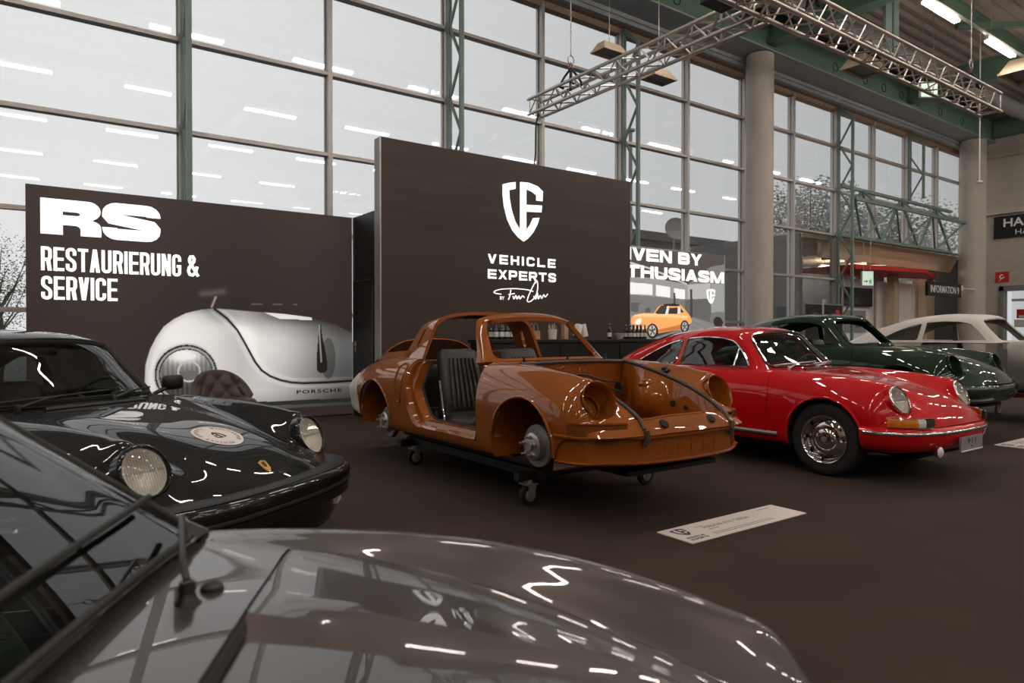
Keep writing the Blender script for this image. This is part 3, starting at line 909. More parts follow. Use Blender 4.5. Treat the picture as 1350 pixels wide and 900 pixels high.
WH = [
    ((34, 32, 32), [(10.71, 1.273), (10.697, 1.213), (10.661, 1.162), (10.607, 1.128), (10.544, 1.117), (10.48, 1.129), (10.427, 1.163), (10.391, 1.213), (10.379, 1.272), (10.391, 1.332), (10.426, 1.382), (10.48, 1.416), (10.543, 1.429), (10.606, 1.417), (10.66, 1.384), (10.697, 1.333)]),
    ((190, 188, 184), [(10.649, 1.281), (10.64, 1.237), (10.616, 1.2), (10.579, 1.175), (10.536, 1.166), (10.493, 1.175), (10.456, 1.2), (10.432, 1.237), (10.423, 1.28), (10.432, 1.324), (10.456, 1.361), (10.492, 1.386), (10.535, 1.395), (10.578, 1.387), (10.615, 1.362), (10.64, 1.325)]),
    ((60, 60, 60), [(10.569, 1.281), (10.567, 1.268), (10.56, 1.257), (10.549, 1.249), (10.536, 1.247), (10.523, 1.249), (10.512, 1.257), (10.504, 1.268), (10.502, 1.28), (10.504, 1.293), (10.512, 1.304), (10.523, 1.312), (10.535, 1.314), (10.548, 1.312), (10.559, 1.305), (10.567, 1.294)]),
    ((34, 32, 32), [(11.672, 1.374), (11.662, 1.322), (11.633, 1.278), (11.589, 1.248), (11.537, 1.238), (11.486, 1.248), (11.442, 1.277), (11.413, 1.321), (11.403, 1.372), (11.413, 1.424), (11.442, 1.468), (11.485, 1.498), (11.536, 1.509), (11.588, 1.499), (11.632, 1.47), (11.661, 1.426)]),
    ((180, 178, 176), [(11.627, 1.379), (11.62, 1.343), (11.6, 1.312), (11.571, 1.291), (11.537, 1.284), (11.503, 1.291), (11.474, 1.311), (11.454, 1.342), (11.447, 1.378), (11.454, 1.414), (11.473, 1.445), (11.502, 1.466), (11.536, 1.473), (11.571, 1.467), (11.6, 1.446), (11.62, 1.416)]),
    ((60, 60, 60), [(11.565, 1.379), (11.563, 1.367), (11.557, 1.358), (11.548, 1.351), (11.537, 1.349), (11.526, 1.351), (11.517, 1.357), (11.51, 1.367), (11.508, 1.378), (11.51, 1.39), (11.516, 1.4), (11.526, 1.406), (11.537, 1.408), (11.547, 1.406), (11.557, 1.4), (11.563, 1.39)]),
]
M_panel = mat('dark_brown_print', srgb(66, 56, 49), 0.42, var=0.14, vscale=1.1, stretch=(0.35, 1, 2.2), spec=0.35)
M_panelside = mat('grey_panel_edge', srgb(150, 151, 150), 0.5, 0.2, var=0.04)
M_blackwall = mat('black_stand_wall', srgb(26, 25, 25), 0.5, var=0.15)

def in_poly(X, Z, poly):
    inside = np.zeros(X.shape, bool)
    n = len(poly)
    for i in range(n):
        x0, z0 = poly[i]
        x1, z1 = poly[(i + 1) % n]
        if z0 == z1:
            continue
        c = (Z > z0) != (Z > z1)
        inside ^= c & (X < (x1 - x0) * (Z - z0) / (z1 - z0) + x0)
    return inside

def seg_dist(X, Z, pts):
    d = np.full(X.shape, 1e9)
    for (a, b) in zip(pts[:-1], pts[1:]):
        ax, az = a
        bx_, bz = b
        dx, dz = bx_ - ax, bz - az
        t = np.clip(((X - ax) * dx + (Z - az) * dz) / (dx * dx + dz * dz), 0, 1)
        d = np.minimum(d, np.hypot(X - ax - t * dx, Z - az - t * dz))
    return d

def ss(a, b, x):
    t = np.clip((x - a) / (b - a), 0, 1)
    return t * t * (3 - 2 * t)

def print_sheet(name, x0, x1, z0, z1, y, paint, nx, nz, m, parent):
    xs, zs = np.linspace(x0, x1, nx), np.linspace(z0, z1, nz)
    X, Z = np.meshgrid(xs, zs)
    rgb = paint(X, Z)
    c = np.clip(rgb / 255.0, 0, 1)
    lin = np.where(c <= 0.04045, c / 12.92, ((c + 0.055) / 1.055) ** 2.4)
    V = np.stack([X.ravel(), np.full(X.size, y), Z.ravel()], -1)
    idx = np.arange(X.size).reshape(nz, nx)
    F = np.stack([idx[:-1, :-1].ravel(), idx[:-1, 1:].ravel(), idx[1:, 1:].ravel(), idx[1:, :-1].ravel()], -1)
    me = bpy.data.meshes.new(name)
    me.from_pydata(V.tolist(), [], F.tolist())
    at = me.color_attributes.new('ink', 'FLOAT_COLOR', 'POINT')
    rgba = np.concatenate([lin.reshape(-1, 3), np.ones((X.size, 1))], -1)
    at.data.foreach_set('color', rgba.astype(np.float32).ravel())
    me.materials.append(m)
    o = bpy.data.objects.new(name, me)
    COL.objects.link(o)
    o.parent = parent
    return o

# ---- left wall: printed light box with the pale car nose
YR = 9.717
def paint_mural(X, Z):
    L = 51 + 6 * ss(0.8, 2.9, Z) + 4 * np.sin(X * 2.0)
    base = np.stack([L * 1.05, L * 0.90, L * 0.86], -1)
    dome = [(1.255, .60), (1.266, .826), (1.318, 1.017), (1.39, 1.17), (1.475, 1.307), (1.60, 1.41), (1.743, 1.487), (1.92, 1.535), (2.087, 1.556), (2.30, 1.545), (2.555, 1.525), (3.0, 1.50), (3.4, 1.455),
            (3.75, 1.36), (4.05, 1.22), (4.05, .15), (1.42, .15), (1.32, .3)]
    seam = [(2.096, 1.544), (2.25, 1.42), (2.385, 1.262), (2.47, 1.11), (2.553, .95), (2.62, .82), (2.705, .705), (2.82, .62), (2.965, .558), (3.12, .52), (3.289, .502), (3.65, .50), (4.05, .507)]
    sx = np.array([p[0] for p in seam])
    sz = np.array([p[1] for p in seam])
    zs = np.interp(X, sx, sz, left=9, right=.507)
    body = in_poly(X, Z, dome)
    # edge softness
    de = seg_dist(X, Z, dome + dome[:1])
    # fender: white crown, grey top and grey towards the seam
    fen = 240 - 95 * ss(1.25, 1.56, Z) * ss(1.7, 2.2, X) - 40 * ss(1.9, 2.5, X) + 10 * np.exp(-((X - 1.6) ** 2 + (Z - 1.2) ** 2) / .06)
    fen = fen - 35 * (1 - ss(0.0, .09, de))
    # hood: bright at the lower left, dark to the right and up
    hood_ = 236 - 125 * ss(2.7, 4.0, X) - 70 * ss(1.05, 1.55, Z) - 25 * ss(1.0, .5, Z)
    hood_ = hood_ + 60 * np.exp(-((X - 2.45) ** 2 / .03 + (Z - 1.15) ** 2 / .05))
    hood_ = hood_ * (1 - .75 * ss(1.28, 1.56, Z) * ss(2.4, 3.2, X))
    hood_ = np.where(in_poly(X, Z, [(2.72, 1.515), (3.40, 1.48), (3.42, 1.41), (2.95, 1.425)]), 250, hood_)
    low = 214 - 105 * ss(2.6, 4.0, X) - 40 * ss(.45, .2, Z)
    v = np.where((X < 2.096) | (Z < zs), np.where(X < 2.62, np.minimum(fen, 250), low), hood_)
    v = np.where((X >= 2.3) & (Z < zs), low + (fen - low) * (1 - ss(2.3, 2.8, X)), v)
    d = seg_dist(X, Z, seam)
    v = v * (0.12 + 0.88 * ss(.008, .02, d))
    v = v + 25 * np.exp(-(d - .05) ** 2 / .0005)
    # sill band
    v = np.where((Z < .27 - .012 * (X - 2.6)) & (X > 1.6), 48, v)
    v = np.where((Z < .21 - .012 * (X - 2.6)) & (X > 1.6), 92 - 15 * (X - 2.6), v)
    # headlamp
    r = np.hypot((X - 1.749) / 1.0, (Z - .685) / 1.02)
    inner = 70 + 170 * np.exp(-((X - 1.72) ** 2 / .05 + (Z - .93) ** 2 / .012)) + 14 * np.sin(X * 110) * (Z < .95) + 50 * ss(.45, .75, Z)
    inner = np.where(np.abs(np.hypot(X - 1.78, Z - .72) - .13) < .012, 200, inner)
    inner = np.where((Z < .72) & (np.hypot(X - 1.78, Z - .72) < .12), 110, inner)
    v = np.where(r < .375, np.where(r > .352, 40, np.where(r > .325, 165, np.where(r > .312, 30, inner))), v)
    v = np.where((r >= .375) & (r < .395), 205, v)
    # badge handle
    hx = (X - (3.535 + .03 * ss(1.34, .7, Z)))
    hw = .018 + .062 * ss(1.36, .74, Z)
    hm_ = (np.abs(hx) < hw) & (Z > .69) & (Z < 1.345) | (np.hypot(X - 3.565, Z - .715) < .078)
    v = np.where(np.hypot((X - 3.66) / .11, (Z - .85) / .3) < 1, v * .72, v)
    v = np.where(hm_, 34 + 150 * np.exp(-((hx + .01) ** 2) / .00012) * (Z > .8), v)
    mask = body * ss(0, .012, de)
    out = base * (1 - mask[..., None]) + np.stack([v, v, v * .995], -1) * mask[..., None]
    # wiper glint above the dome
    g_ = np.exp(-seg_dist(X, Z, [(2.06, 1.57), (2.11, 1.70)]) ** 2 / .0002) * 120
    g_ += np.exp(-seg_dist(X, Z, [(1.95, 1.74), (2.2, 1.78)]) ** 2 / .002) * 38
    g_ += np.exp(-seg_dist(X, Z, [(2.5, 1.62), (3.2, 1.63)]) ** 2 / .00006) * 70 * (np.sin(X * 22) > 0)
    return out + g_[..., None]

t = thing('mural_wall', 'dark light box wall printed with a silver car nose and RS lettering', 'wall panel', (0, 0, 0))
obj('carcass', [bx(.046, 4.03, YR + .004, YR + .12, 0, 2.95)], M_blackwall, t)
M_mural = vcol_mat('mural_print', 0.5)
print_sheet('mural_print', .046, 4.03, .02, 2.95, YR, paint_mural, 430, 320, M_mural, t)
fp = lambda a, b, h: (a, YR - .002 - h, b)
# the ultra wide R and S are drawn as outlines
def arc(cx, cz, rx, rz, a0, a1, n=9):
    return [(cx + rx * math.cos(R(a)), cz + rz * math.sin(R(a))) for a in np.linspace(a0, a1, n)]
x0, x1, zb, zt = .187, .80, 2.385, 2.805
w = x1 - x0
hgt = zt - zb
def U(p):
    return [(x0 + a * w, zb + b * hgt) for a, b in p]
Rout = U([(0, 0), (.36, 0), (.36, .28), (.56, .28)] + arc(.56, .17, .09, .11, 90, 0, 5) + [(.65, 0), (1.0, 0), (1.0, .18)] + arc(.86, .24, .14, .2, 0, 80, 6) + [(.84, .46)] + arc(.78, .73, .21, .27, -60, 90, 10) + [(0, 1)])
Rhole = U([(.36, .66), (.36, .56), (.60, .56), (.64, .585), (.64, .635), (.60, .66)])
def holed(outer, hole, fn, th):
    bm = bmesh.new()
    ov = [bm.verts.new((a, b, 0)) for a, b in outer]
    hv = [bm.verts.new((a, b, 0)) for a, b in hole]
    es = [bm.edges.new((ov[i], ov[(i + 1) % len(ov)])) for i in range(len(ov))] + [bm.edges.new((hv[i], hv[(i + 1) % len(hv)])) for i in range(len(hv))]
    bmesh.ops.triangle_fill(bm, edges=es, use_beauty=True)
    bm.verts.index_update()
    V = np.array([fn(v.co.x, v.co.y, th) for v in bm.verts])
    F = [tuple(v.index for v in f.verts) for f in bm.faces]
    bm.free()
    return V, F
obj('lettering', [holed(Rout, Rhole, fp, .004)], M_backlit, t)
obj('lettering', [block_text('S', .81, 1.45, 2.376, 2.82, 1.25, .31, 0, fp)], M_backlit, t)
obj('lettering', [block_text('RESTAURIERUNG', .19, 1.69, 1.955, 2.235, .40, .138, .055, fp)], M_backlit, t)
obj('lettering', [block_text('&', 1.76, 1.895, 1.96, 2.24, .45, .16, .05, fp)], M_backlit, t)
obj('lettering', [block_text('SERVICE', .19, .97, 1.615, 1.89, .40, .138, .055, fp)], M_backlit, t)
obj('lettering', [fit_text('PORSCHE', 3.19, 3.86, .352, .405, fp, .02, 1.25)], mat('chrome_print', srgb(40, 40, 40), .5, var=.2), t)

# ---- return wall with a flush door
t = thing('return_wall', 'black return wall between the mural and the logo wall', 'wall panel', (4.05, 0, 0))
obj('panel', [bx(0, .1, 8.82, 9.72, 0, 2.95)], M_blackwall, t)
obj('edge_strip', [bx(-.012, .0, 9.69, 9.715, 0, 2.95)], M_grey, t)
dr = obj('door', [bx(-.012, 0, 9.02, 9.66, .02, 1.98)], M_blackwall, t)
fm = mat('dull_bronze_strip', srgb(96, 88, 80), .4, .5, var=.1)
obj('frame', [bx(-.016, -.004, 8.995, 9.012, 0, 2.0), bx(-.016, -.004, 9.668, 9.68, 0, 2.0), bx(-.016, -.004, 8.995, 9.68, 1.985, 2.0)], fm, t)
obj('handle', [bar((-.012, 9.6, 1.05), (-.06, 9.6, 1.05), .012), bar((-.06, 9.6, 1.05), (-.06, 9.46, 1.05), .01), box(-.016, 9.6, 1.03, .008, .035, .16)], M_steel, dr)

# ---- the tall logo wall
YV = 8.743
t = thing('logo_wall', 'tall dark brown wall with white shield logo and VEHICLE EXPERTS', 'wall panel', (0, 0, 0))
obj('face', [bx(4.05, 8.9, YV, YV + .03, 0, 3.94)], M_panel, t)
obj('carcass', [bx(4.042, 8.9, YV + .03, YV + .2, 0, 3.94)], M_panelside, t)
obj('edge_strip', [bx(4.03, 4.05, YV - .008, YV + .01, 0, 3.94)], M_steel, t)
fv = lambda a, b, h: (a, YV - .001 - h, b)
obj('emblem', [prism(p, 0, .012 + .0004 * i, fv) for i, p in enumerate(LOGO)], M_backlit, t)
obj('lettering', [block_text('VEHICLE', 5.823, 7.165, 2.298, 2.442, 1.0, .24, .34, fv)], M_backlit, t)
obj('lettering', [block_text('EXPERTS', 5.823, 7.175, 2.064, 2.208, 1.0, .24, .22, fv)], M_backlit, t)
obj('lettering', [fit_text('BY', 6.05, 6.135, 1.745, 1.797, fv, .01)], M_backlit, t)
def smooth_path(p, n=6):
    out = []
    m = len(p)
    for i in range(m - 1):
        p0, p1, p2, p3 = p[max(i - 1, 0)], p[i], p[i + 1], p[min(i + 2, m - 1)]
        for k in range(n):
            s = k / n
            out.append(tuple(0.5 * ((2 * p1[j]) + (-p0[j] + p2[j]) * s + (2 * p0[j] - 5 * p1[j] + 4 * p2[j] - p3[j]) * s * s + (-p0[j] + 3 * p1[j] - 3 * p2[j] + p3[j]) * s ** 3) for j in range(len(p1))))
    out.append(tuple(p[-1]))
    return out
obj('signature', [tube([(a, YV - .004, b) for a, b in smooth_path(s)], .0085, 6) for s in SIG], M_backlit, t)

# ---- right light box with the workshop picture
def paint_pic(X, Z):
    rgb = np.zeros(X.shape + (3,)) + 120.0
    for c, p in PIC:
        rgb[in_poly(X, Z, p)] = c
    fl = (Z < 1.62) & (np.all(rgb == 128.0, -1))
    st = 5 * np.sin((Z * 9 + X * 2.4) * 6.0) - 26 * ss(1.4, .6, Z)
    rgb[fl] += st[fl][:, None]
    for c, p in WH:
        rgb[in_poly(X, Z, p)] = c
    for (cx, cz, r) in ((10.536, 1.28, .095), (11.537, 1.378, .075)):
        a = np.arctan2(Z - cz, X - cx)
        rr = np.hypot(X - cx, (Z - cz) * .95)
        rgb[(rr < r) & (rr > .03) & (np.cos(a * 5 + 1) < -.1)] = (70, 68, 66)
    hl = np.exp(-seg_dist(X, Z, [(10.0, 1.585), (10.3, 1.60), (10.6, 1.60), (11.0, 1.60), (11.6, 1.58)]) ** 2 / .0012)
    car = (rgb[..., 0] > 235) & (rgb[..., 2] < 130)
    rgb[car] += (hl[car] * 50)[:, None] * np.array([.3, .8, 1.0])
    bm_ = seg_dist(X, Z, [(9.6, 2.68), (10.5, 2.55), (11.6, 2.28)]) < .02
    rgb[bm_] = (190, 188, 186)
    return rgb
t = thing('picture_wall', 'light box wall showing an orange car in a workshop', 'wall panel', (0, 0, 0))
obj('carcass', [bx(8.9, 12.90, YR + .004, YR + .12, 0, 2.985)], M_blackwall, t)
print_sheet('picture_print', 8.9, 12.90, .02, 2.985, YR, paint_pic, 420, 330, vcol_mat('picture_ink', 0.7), t)
obj('lettering', [block_text('DRIVEN BY', 9.02, 12.09, 2.70, 2.95, 1.12, .28, .10, fp)], M_backlit, t)
obj('lettering', [block_text('ENTHUSIASM', 8.95, 12.86, 2.35, 2.60, 1.12, .28, .10, fp)], M_backlit, t)
lx, lz, lsx, lsz = 12.26, 1.88, .29, .33
pts = np.array([p for q in LOGO for p in q])
mn, mxx = pts.min(0), pts.max(0)
obj('emblem', [prism([(lx + (a - mn[0]) / (mxx[0] - mn[0]) * lsx, lz + (b - mn[1]) / (mxx[1] - mn[1]) * lsz) for a, b in p], 0, .005 + .0003 * i, fp) for i, p in enumerate(LOGO)], M_backlit, t)

# ---- counter with drinks
M_counter = mat('black_counter', srgb(18, 18, 18), 0.4, var=0.1)
t = thing('bar_counter', 'long black bar counter in front of the logo wall', 'counter', (5.2, 7.75, 0))
obj('body', [bx(.03, 3.7, .03, .55, 0, 1.08)], M_counter, t)
obj('worktop', [rbox(0, 3.74, 0, .58, 1.08, 1.13, .006)], M_counter, t)
obj('plinth', [bx(.05, 3.68, .06, .53, -.0, .06)], M_black, t)
for k in range(3):
    obj('front_panel', [bx(.05 + k * 1.22, 1.24 + k * 1.22, .018, .03, .08, 1.06)], M_counter, t)
CT = 1.13
M_bottle = mat('dark_bottle_glass', srgb(30, 26, 24), 0.08, coat=.6, var=.1)
M_clear = glass_mat('clear_bottle', (.82, .84, .84, 1), 1.5)
M_label = mat('white_bottle_label', srgb(222, 220, 216), .5, var=.05)
bottle_m = make_mesh('glass', [lathe([(0, 0), (.034, 0), (.036, .01), (.036, .13), (.03, .16), (.014, .19), (.013, .235), (.015, .237), (.015, .25), (0, .25)], 16)], M_bottle, True)
cap_m = make_mesh('cap', [lathe([(.0155, .24), (.0155, .262), (0, .264)], 12)], M_steel, True)
lab_m = make_mesh('paper_label', [lathe([(.0368, .04), (.0368, .11)], 16)], M_label, True)
def bottle(x, y, label, sc=1.0):
    b = thing('bottle', label, 'bottle', (x, y, CT), 0, 'bottles on the counter')
    b.scale = (sc, sc, sc)
    inst('glass', bottle_m, b)
    inst('cap', cap_m, b)
    inst('paper_label', lab_m, b)
bottle(7.68, 8.0, 'single dark bottle standing left of the white bowl', .95)
n = 0
for i in range(5):
    for j in range(2):
        bottle(8.10 + .085 * i, 7.95 + .1 * j, ORD[i] + ' dark bottle from left in the ' + ('front', 'back')[j] + ' row at the counter right end', .9)
for i in range(5):
    for j in range(2):
        b = thing('bottle', ORD[i] + ' bottle from left in the ' + ('front', 'back')[j] + ' row of the left counter cluster', 'bottle', (5.45 + .1 * i, 7.98 + .11 * j, CT), 0, 'bottles at the counter left end')
        inst('glass', bottle_m, b)
        inst('cap', cap_m, b)
        inst('paper_label', lab_m, b)
t = thing('bowl', 'white bowl beside the single dark bottle', 'bowl', (7.9, 8.0, CT))
obj('shell', [lathe([(0, 0), (.045, 0), (.05, .012), (.075, .05), (.1, .095), (.096, .095), (.07, .05), (.045, .02), (0, .018)], 24)], M_white, t, True)
obj('filling', [lathe([(0, .075), (.05, .072), (.08, .06)], 16)], M_beige, t, True)
M_kraft = mat('kraft_paper', srgb(176, 140, 100), .8, var=.1, vscale=20)
for k, (x, lb) in enumerate(((5.98, 'brown paper bag with twin handles left on the counter'), (6.16, 'brown paper bag with a handle right beside its twin'))):
    t = thing('paper_bag', lb, 'bag', (x, 8.02, CT), 0, 'paper bags on the counter')
    obj('bag', [(np.array([(-.085, -.05, 0), (.085, -.05, 0), (.085, .05, 0), (-.085, .05, 0), (-.085, -.045, .13), (.085, -.045, .13), (.085, .045, .13), (-.085, .045, .13), (-.085, 0, .02), (.085, 0, .02)]), [(0, 1, 5, 4), (1, 2, 6, 5), (2, 3, 7, 6), (3, 0, 4, 7), (0, 3, 2, 1)])], M_kraft, t)
    for s in (-1, 1):
        obj('handle', [tube([(-.045, .045 * s, .11), (-.045, .045 * s, .17), (-.03, .044 * s, .215), (0, .043 * s, .235), (.03, .044 * s, .215), (.045, .045 * s, .17), (.045, .045 * s, .11)], .005, 6)], M_kraft, t)
t = thing('utensil_cup', 'white cup holding stirrers on the counter', 'cup', (6.5, 8.0, CT))
obj('cup', [lathe([(0, 0), (.058, 0), (.072, .15), (.068, .15), (.055, .012), (0, .01)], 20)], M_white, t, True)
for k in range(7):
    a = k * .9
    obj('stirrer', [bar((.02 * math.cos(a), .02 * math.sin(a), .02), (.06 * math.cos(a), .06 * math.sin(a), .21 + .015 * (k % 3)), .006, 6)], M_label if k % 2 else M_kraft, t)
t = thing('wooden_block', 'upright wooden box standing beside the white cup', 'box', (6.74, 8.0, CT))
obj('block', [rbox(-.04, .04, -.04, .04, 0, .27, .004)], mat('pale_wood', srgb(190, 156, 116), .6, var=.12, vscale=9, stretch=(6, 6, .6)), t)
obj('lid', [rbox(-.043, .043, -.043, .043, .27, .285, .003)], mat('pale_wood', srgb(190, 156, 116)), t)
for k, (x, rz, lb) in enumerate(((7.0, .3, 'white paper roll leaning at the counter middle'), (7.22, -.2, 'white paper roll behind the leaning one'))):
    t = thing('paper_roll', lb, 'paper roll', (x, 8.02 + .07 * k, CT), rz, 'paper rolls on the counter')
    ax = Vector((.45 - .6 * k, .1, .9)).normalized()
    obj('paper', [lathe([(.02, 0), (.065, 0), (.065, .2), (.02, .2)], 20, (0, 0, .035), ax)], M_white, t, True)
    obj('core', [lathe([(.02, -.002), (.018, -.002), (.018, .203), (.02, .203)], 14, (0, 0, .035), ax)], M_kraft, t, True)

# ---- tufted chair
M_leather = mat('brown_tufted_leather', srgb(66, 54, 48), .45, var=.18, vscale=14, bump=.1, bscale=200)
t = thing('tufted_chair', 'dark brown tufted tub chair in front of the mural', 'chair', (1.9, 8.15, 0), R(10))
nu, nv = 44, 18
V = []
for side in (0, 1):
    for i in range(nu):
        for j in range(nv):
            a = R(-68 + 136 * i / (nu - 1))
            s = j / (nv - 1)
            topz = .79 - .30 * (abs(a) / R(68)) ** 2.4
            z = .42 + (topz - .42) * s
            rr = .275 + .065 * s + (.05 if side else 0)
            if not side:
                gu, gv = i / 5.5, s * 3.2
                k_ = abs(math.sin(math.pi * (gu + gv) / 2)) * abs(math.sin(math.pi * (gu - gv) / 2))
                rr -= .022 * k_ ** .5 - .012
            V.append((rr * math.sin(a), rr * math.cos(a), z))
F = []
o_ = nu * nv
for i in range(nu - 1):
    for j in range(nv - 1):
        q = (i * nv + j, i * nv + j + 1, (i + 1) * nv + j + 1, (i + 1) * nv + j)
        F.append(q)
        F.append(tuple(o_ + k for k in reversed(q)))
for i in range(nu - 1):
    F.append((i * nv + nv - 1, o_ + i * nv + nv - 1, o_ + (i + 1) * nv + nv - 1, (i + 1) * nv + nv - 1))
    F.append((i * nv, (i + 1) * nv, o_ + (i + 1) * nv, o_ + i * nv))
for j in range(nv - 1):
    F.append((j, o_ + j, o_ + j + 1, j + 1))
    e = (nu - 1) * nv
    F.append((e + j, e + j + 1, o_ + e + j + 1, o_ + e + j))
bk = obj('backrest', [(np.array(V), F)], M_leather, t, True, 60)
bt = make_mesh('button', [lathe([(.009, 0), (.007, .004), (0, .006)], 10, (0, 0, 0), (0, -1, 0))], M_leather, True)
for r_ in range(3):
    for c_ in range(5):
        a = R(-44 + 22 * c_ + (11 if r_ % 2 else 0))
        z = .50 + .085 * r_
        rr = .285 + .065 * (z - .42) / .37
        inst('button', bt, bk, (rr * math.sin(a), rr * math.cos(a), z), (0, 0, -a))
obj('seat', [lathe([(0, .36), (.27, .36), (.31, .39), (.31, .43), (.28, .465), (.15, .48), (0, .48)], 28)], M_leather, t, True, 60)
for k in range(4):
    a = R(45 + 90 * k)
    obj('leg', [tube([(.2 * math.cos(a), .2 * math.sin(a), .37), (.26 * math.cos(a), .26 * math.sin(a), 0)], [.016, .011], 8)], M_black, t)

# ---- information cards on the carpet
M_card = mat('white_card', srgb(232, 222, 216), .6, var=.02)
M_ink = mat('black_card_ink', srgb(40, 36, 36), .6, var=.05)
def floor_card(x, y, title, label):
    t = thing('floor_card', label, 'card', (x, y, 0), R(-.4), 'information cards on the carpet')
    obj('board', [rbox(0, 1.15, 0, .272, 0.001, .008, .001)], M_card, t)
    fc = lambda a, b, h: (a, b, .0081 + h)
    obj('emblem', [prism([(.06 + (a - mn[0]) / (mxx[0] - mn[0]) * .11, .115 + (b - mn[1]) / (mxx[1] - mn[1]) * .125) for a, b in p], 0, .0006 + .00005 * i, fc) for i, p in enumerate(LOGO)], M_ink, t)
    obj('lettering', [block_text('VEHICLE', .04, .19, .062, .085, .95, .24, .3, fc, .0006), block_text('EXPERTS', .04, .19, .028, .051, .95, .24, .22, fc, .0006)], M_ink, t)
    obj('lettering', [fit_text(title, .30, .74, .15, .185, fc, 0, 1.1, .0006)], mat('grey_card_ink', srgb(110, 100, 98), .6, var=.05), t)
    obj('fine_print', [bx(.26, .33, .20, .204, .008, .0086), bx(.30, .40, .124, .128, .008, .0086), bx(.26, .86, .062, .066, .008, .0086), bx(.26, .86, .04, .044, .008, .0086), bx(.93, 1.05, .225, .229, .008, .0086)], M_ink, t)
floor_card(3.112, 2.56, 'PORSCHE 911T TARGA', 'white information card on the carpet before the orange shell')
floor_card(8.55, 2.68, 'PORSCHE 911', 'white information card at the right edge beyond the red coupe')

# ---- aluminium truss
diag_m = {}
def truss(name, p0, axis, length, label, s=.24, r=.025, rd=.0105):
    """box truss starting at p0, running along axis 'x' or 'y'"""
    t = thing(name, label, 'truss', p0, 0 if axis == 'x' else R(90))
    cm = make_mesh('chord', [tube([(0, 0, 0), (length, 0, 0)], r, 12)], M_pipe, True)
    tipm = make_mesh('coupler', [lathe([(r * .8, 0), (r * .8, .03), (r * .3, .06)], 10, (0, 0, 0), (1, 0, 0), cap1=True)], M_pipe, True)
    for (a, b) in ((-s / 2, -s / 2), (s / 2, -s / 2), (-s / 2, s / 2), (s / 2, s / 2)):
        inst('chord', cm, t, (0, a, b))
        inst('coupler', tipm, t, (length, a, b))
    n = int(length / .22)
    st = length / n
    dm1 = make_mesh('diagonal', [bar((0, 0, -s / 2), (st, 0, s / 2), rd, 6)], M_pipe, True)
    dm2 = make_mesh('diagonal', [bar((0, 0, s / 2), (st, 0, -s / 2), rd, 6)], M_pipe, True)
    hm1 = make_mesh('diagonal', [bar((0, -s / 2, 0), (st, s / 2, 0), rd, 6)], M_pipe, True)
    hm2 = make_mesh('diagonal', [bar((0, s / 2, 0), (st, -s / 2, 0), rd, 6)], M_pipe, True)
    for i in range(n):
        for y_ in (-s / 2, s / 2):
            inst('diagonal', dm1 if i % 2 else dm2, t, (i * st, y_, 0))
        for z_ in (-s / 2, s / 2):
            inst('diagonal', hm1 if i % 2 else hm2, t, (i * st, 0, z_))
    for x_ in (0.02, length - .02):
        for y_ in (-s / 2, s / 2):
            obj('end_brace', [bar((x_, y_, -s / 2), (x_, y_, s / 2), rd, 6)], M_pipe, t)
        for z_ in (-s / 2, s / 2):
            obj('end_brace', [bar((x_, -s / 2, z_), (x_, s / 2, z_), rd, 6)], M_pipe, t)
    return t
truss('lighting_truss', (5.0, 4.50, 4.93), 'x', 7.8, 'long aluminium truss arm running right under the roof', .29, .027)
truss('lighting_truss', (6.9, 4.70, 4.93), 'y', 4.25, 'short aluminium truss arm reaching towards the logo wall', .25, .026)
M_strap = mat('black_sling', srgb(22, 22, 24), .7, var=.2)
def hoist(x, y, z, label):
    t = thing('truss_hanger', label, 'hanger', (x, y, z), 0, 'truss hangers')
    obj('cable', [bar((0, 0, .55), (0, 0, 4.7), .008, 6)], M_steel, t)
    obj('ring', [tube([(.06 * math.cos(a), 0, .5 + .07 * math.sin(a)) for a in np.linspace(0, 6.283, 19)[:-1]], .009, 6, True)], M_steel, t)
    obj('shackle', [tube([(-.025, 0, .38), (-.03, 0, .43), (0, 0, .46), (.03, 0, .43), (.025, 0, .38)], .009, 6), bar((-.04, 0, .37), (.04, 0, .37), .011, 6)], mat('red_shackle', srgb(150, 84, 60), .5, .3, var=.2), t)
    for s in (-1, 1):
        for s2 in (-1, 1):
            obj('sling', [tube([(0, 0, .37), (.06 * s, .08 * s2, .25), (.10 * s, .125 * s2, .15), (.11 * s, .125 * s2, .10), (.04 * s, .125 * s2, .09)], .018, 8)], M_strap, t)
    return t
hoist(6.9, 8.05, 4.93, 'cable hanger with black slings on the short truss arm')
hoist(12.1, 4.52, 4.93, 'cable hanger with black slings at the long truss far end')
hoist(7.6, 4.52, 4.93, 'cable hanger with black slings near the truss corner')
tag(obj('signal_cable', [tube(smooth_path([(6.93, 8.9, 4.85), (6.9, 8.93, 4.6), (6.93, 8.98, 4.2), (6.9, 8.99, 3.9), (6.9, 8.99, 3.6)]), .012, 6)], M_strap), 'black cable dropping from the truss end behind the logo wall', 'cable')
tag(obj('control_box', [rbox(6.35, 6.75, 4.9, 5.15, 4.99, 5.35, .015)], M_black), 'black control box sitting by the truss corner', 'box')
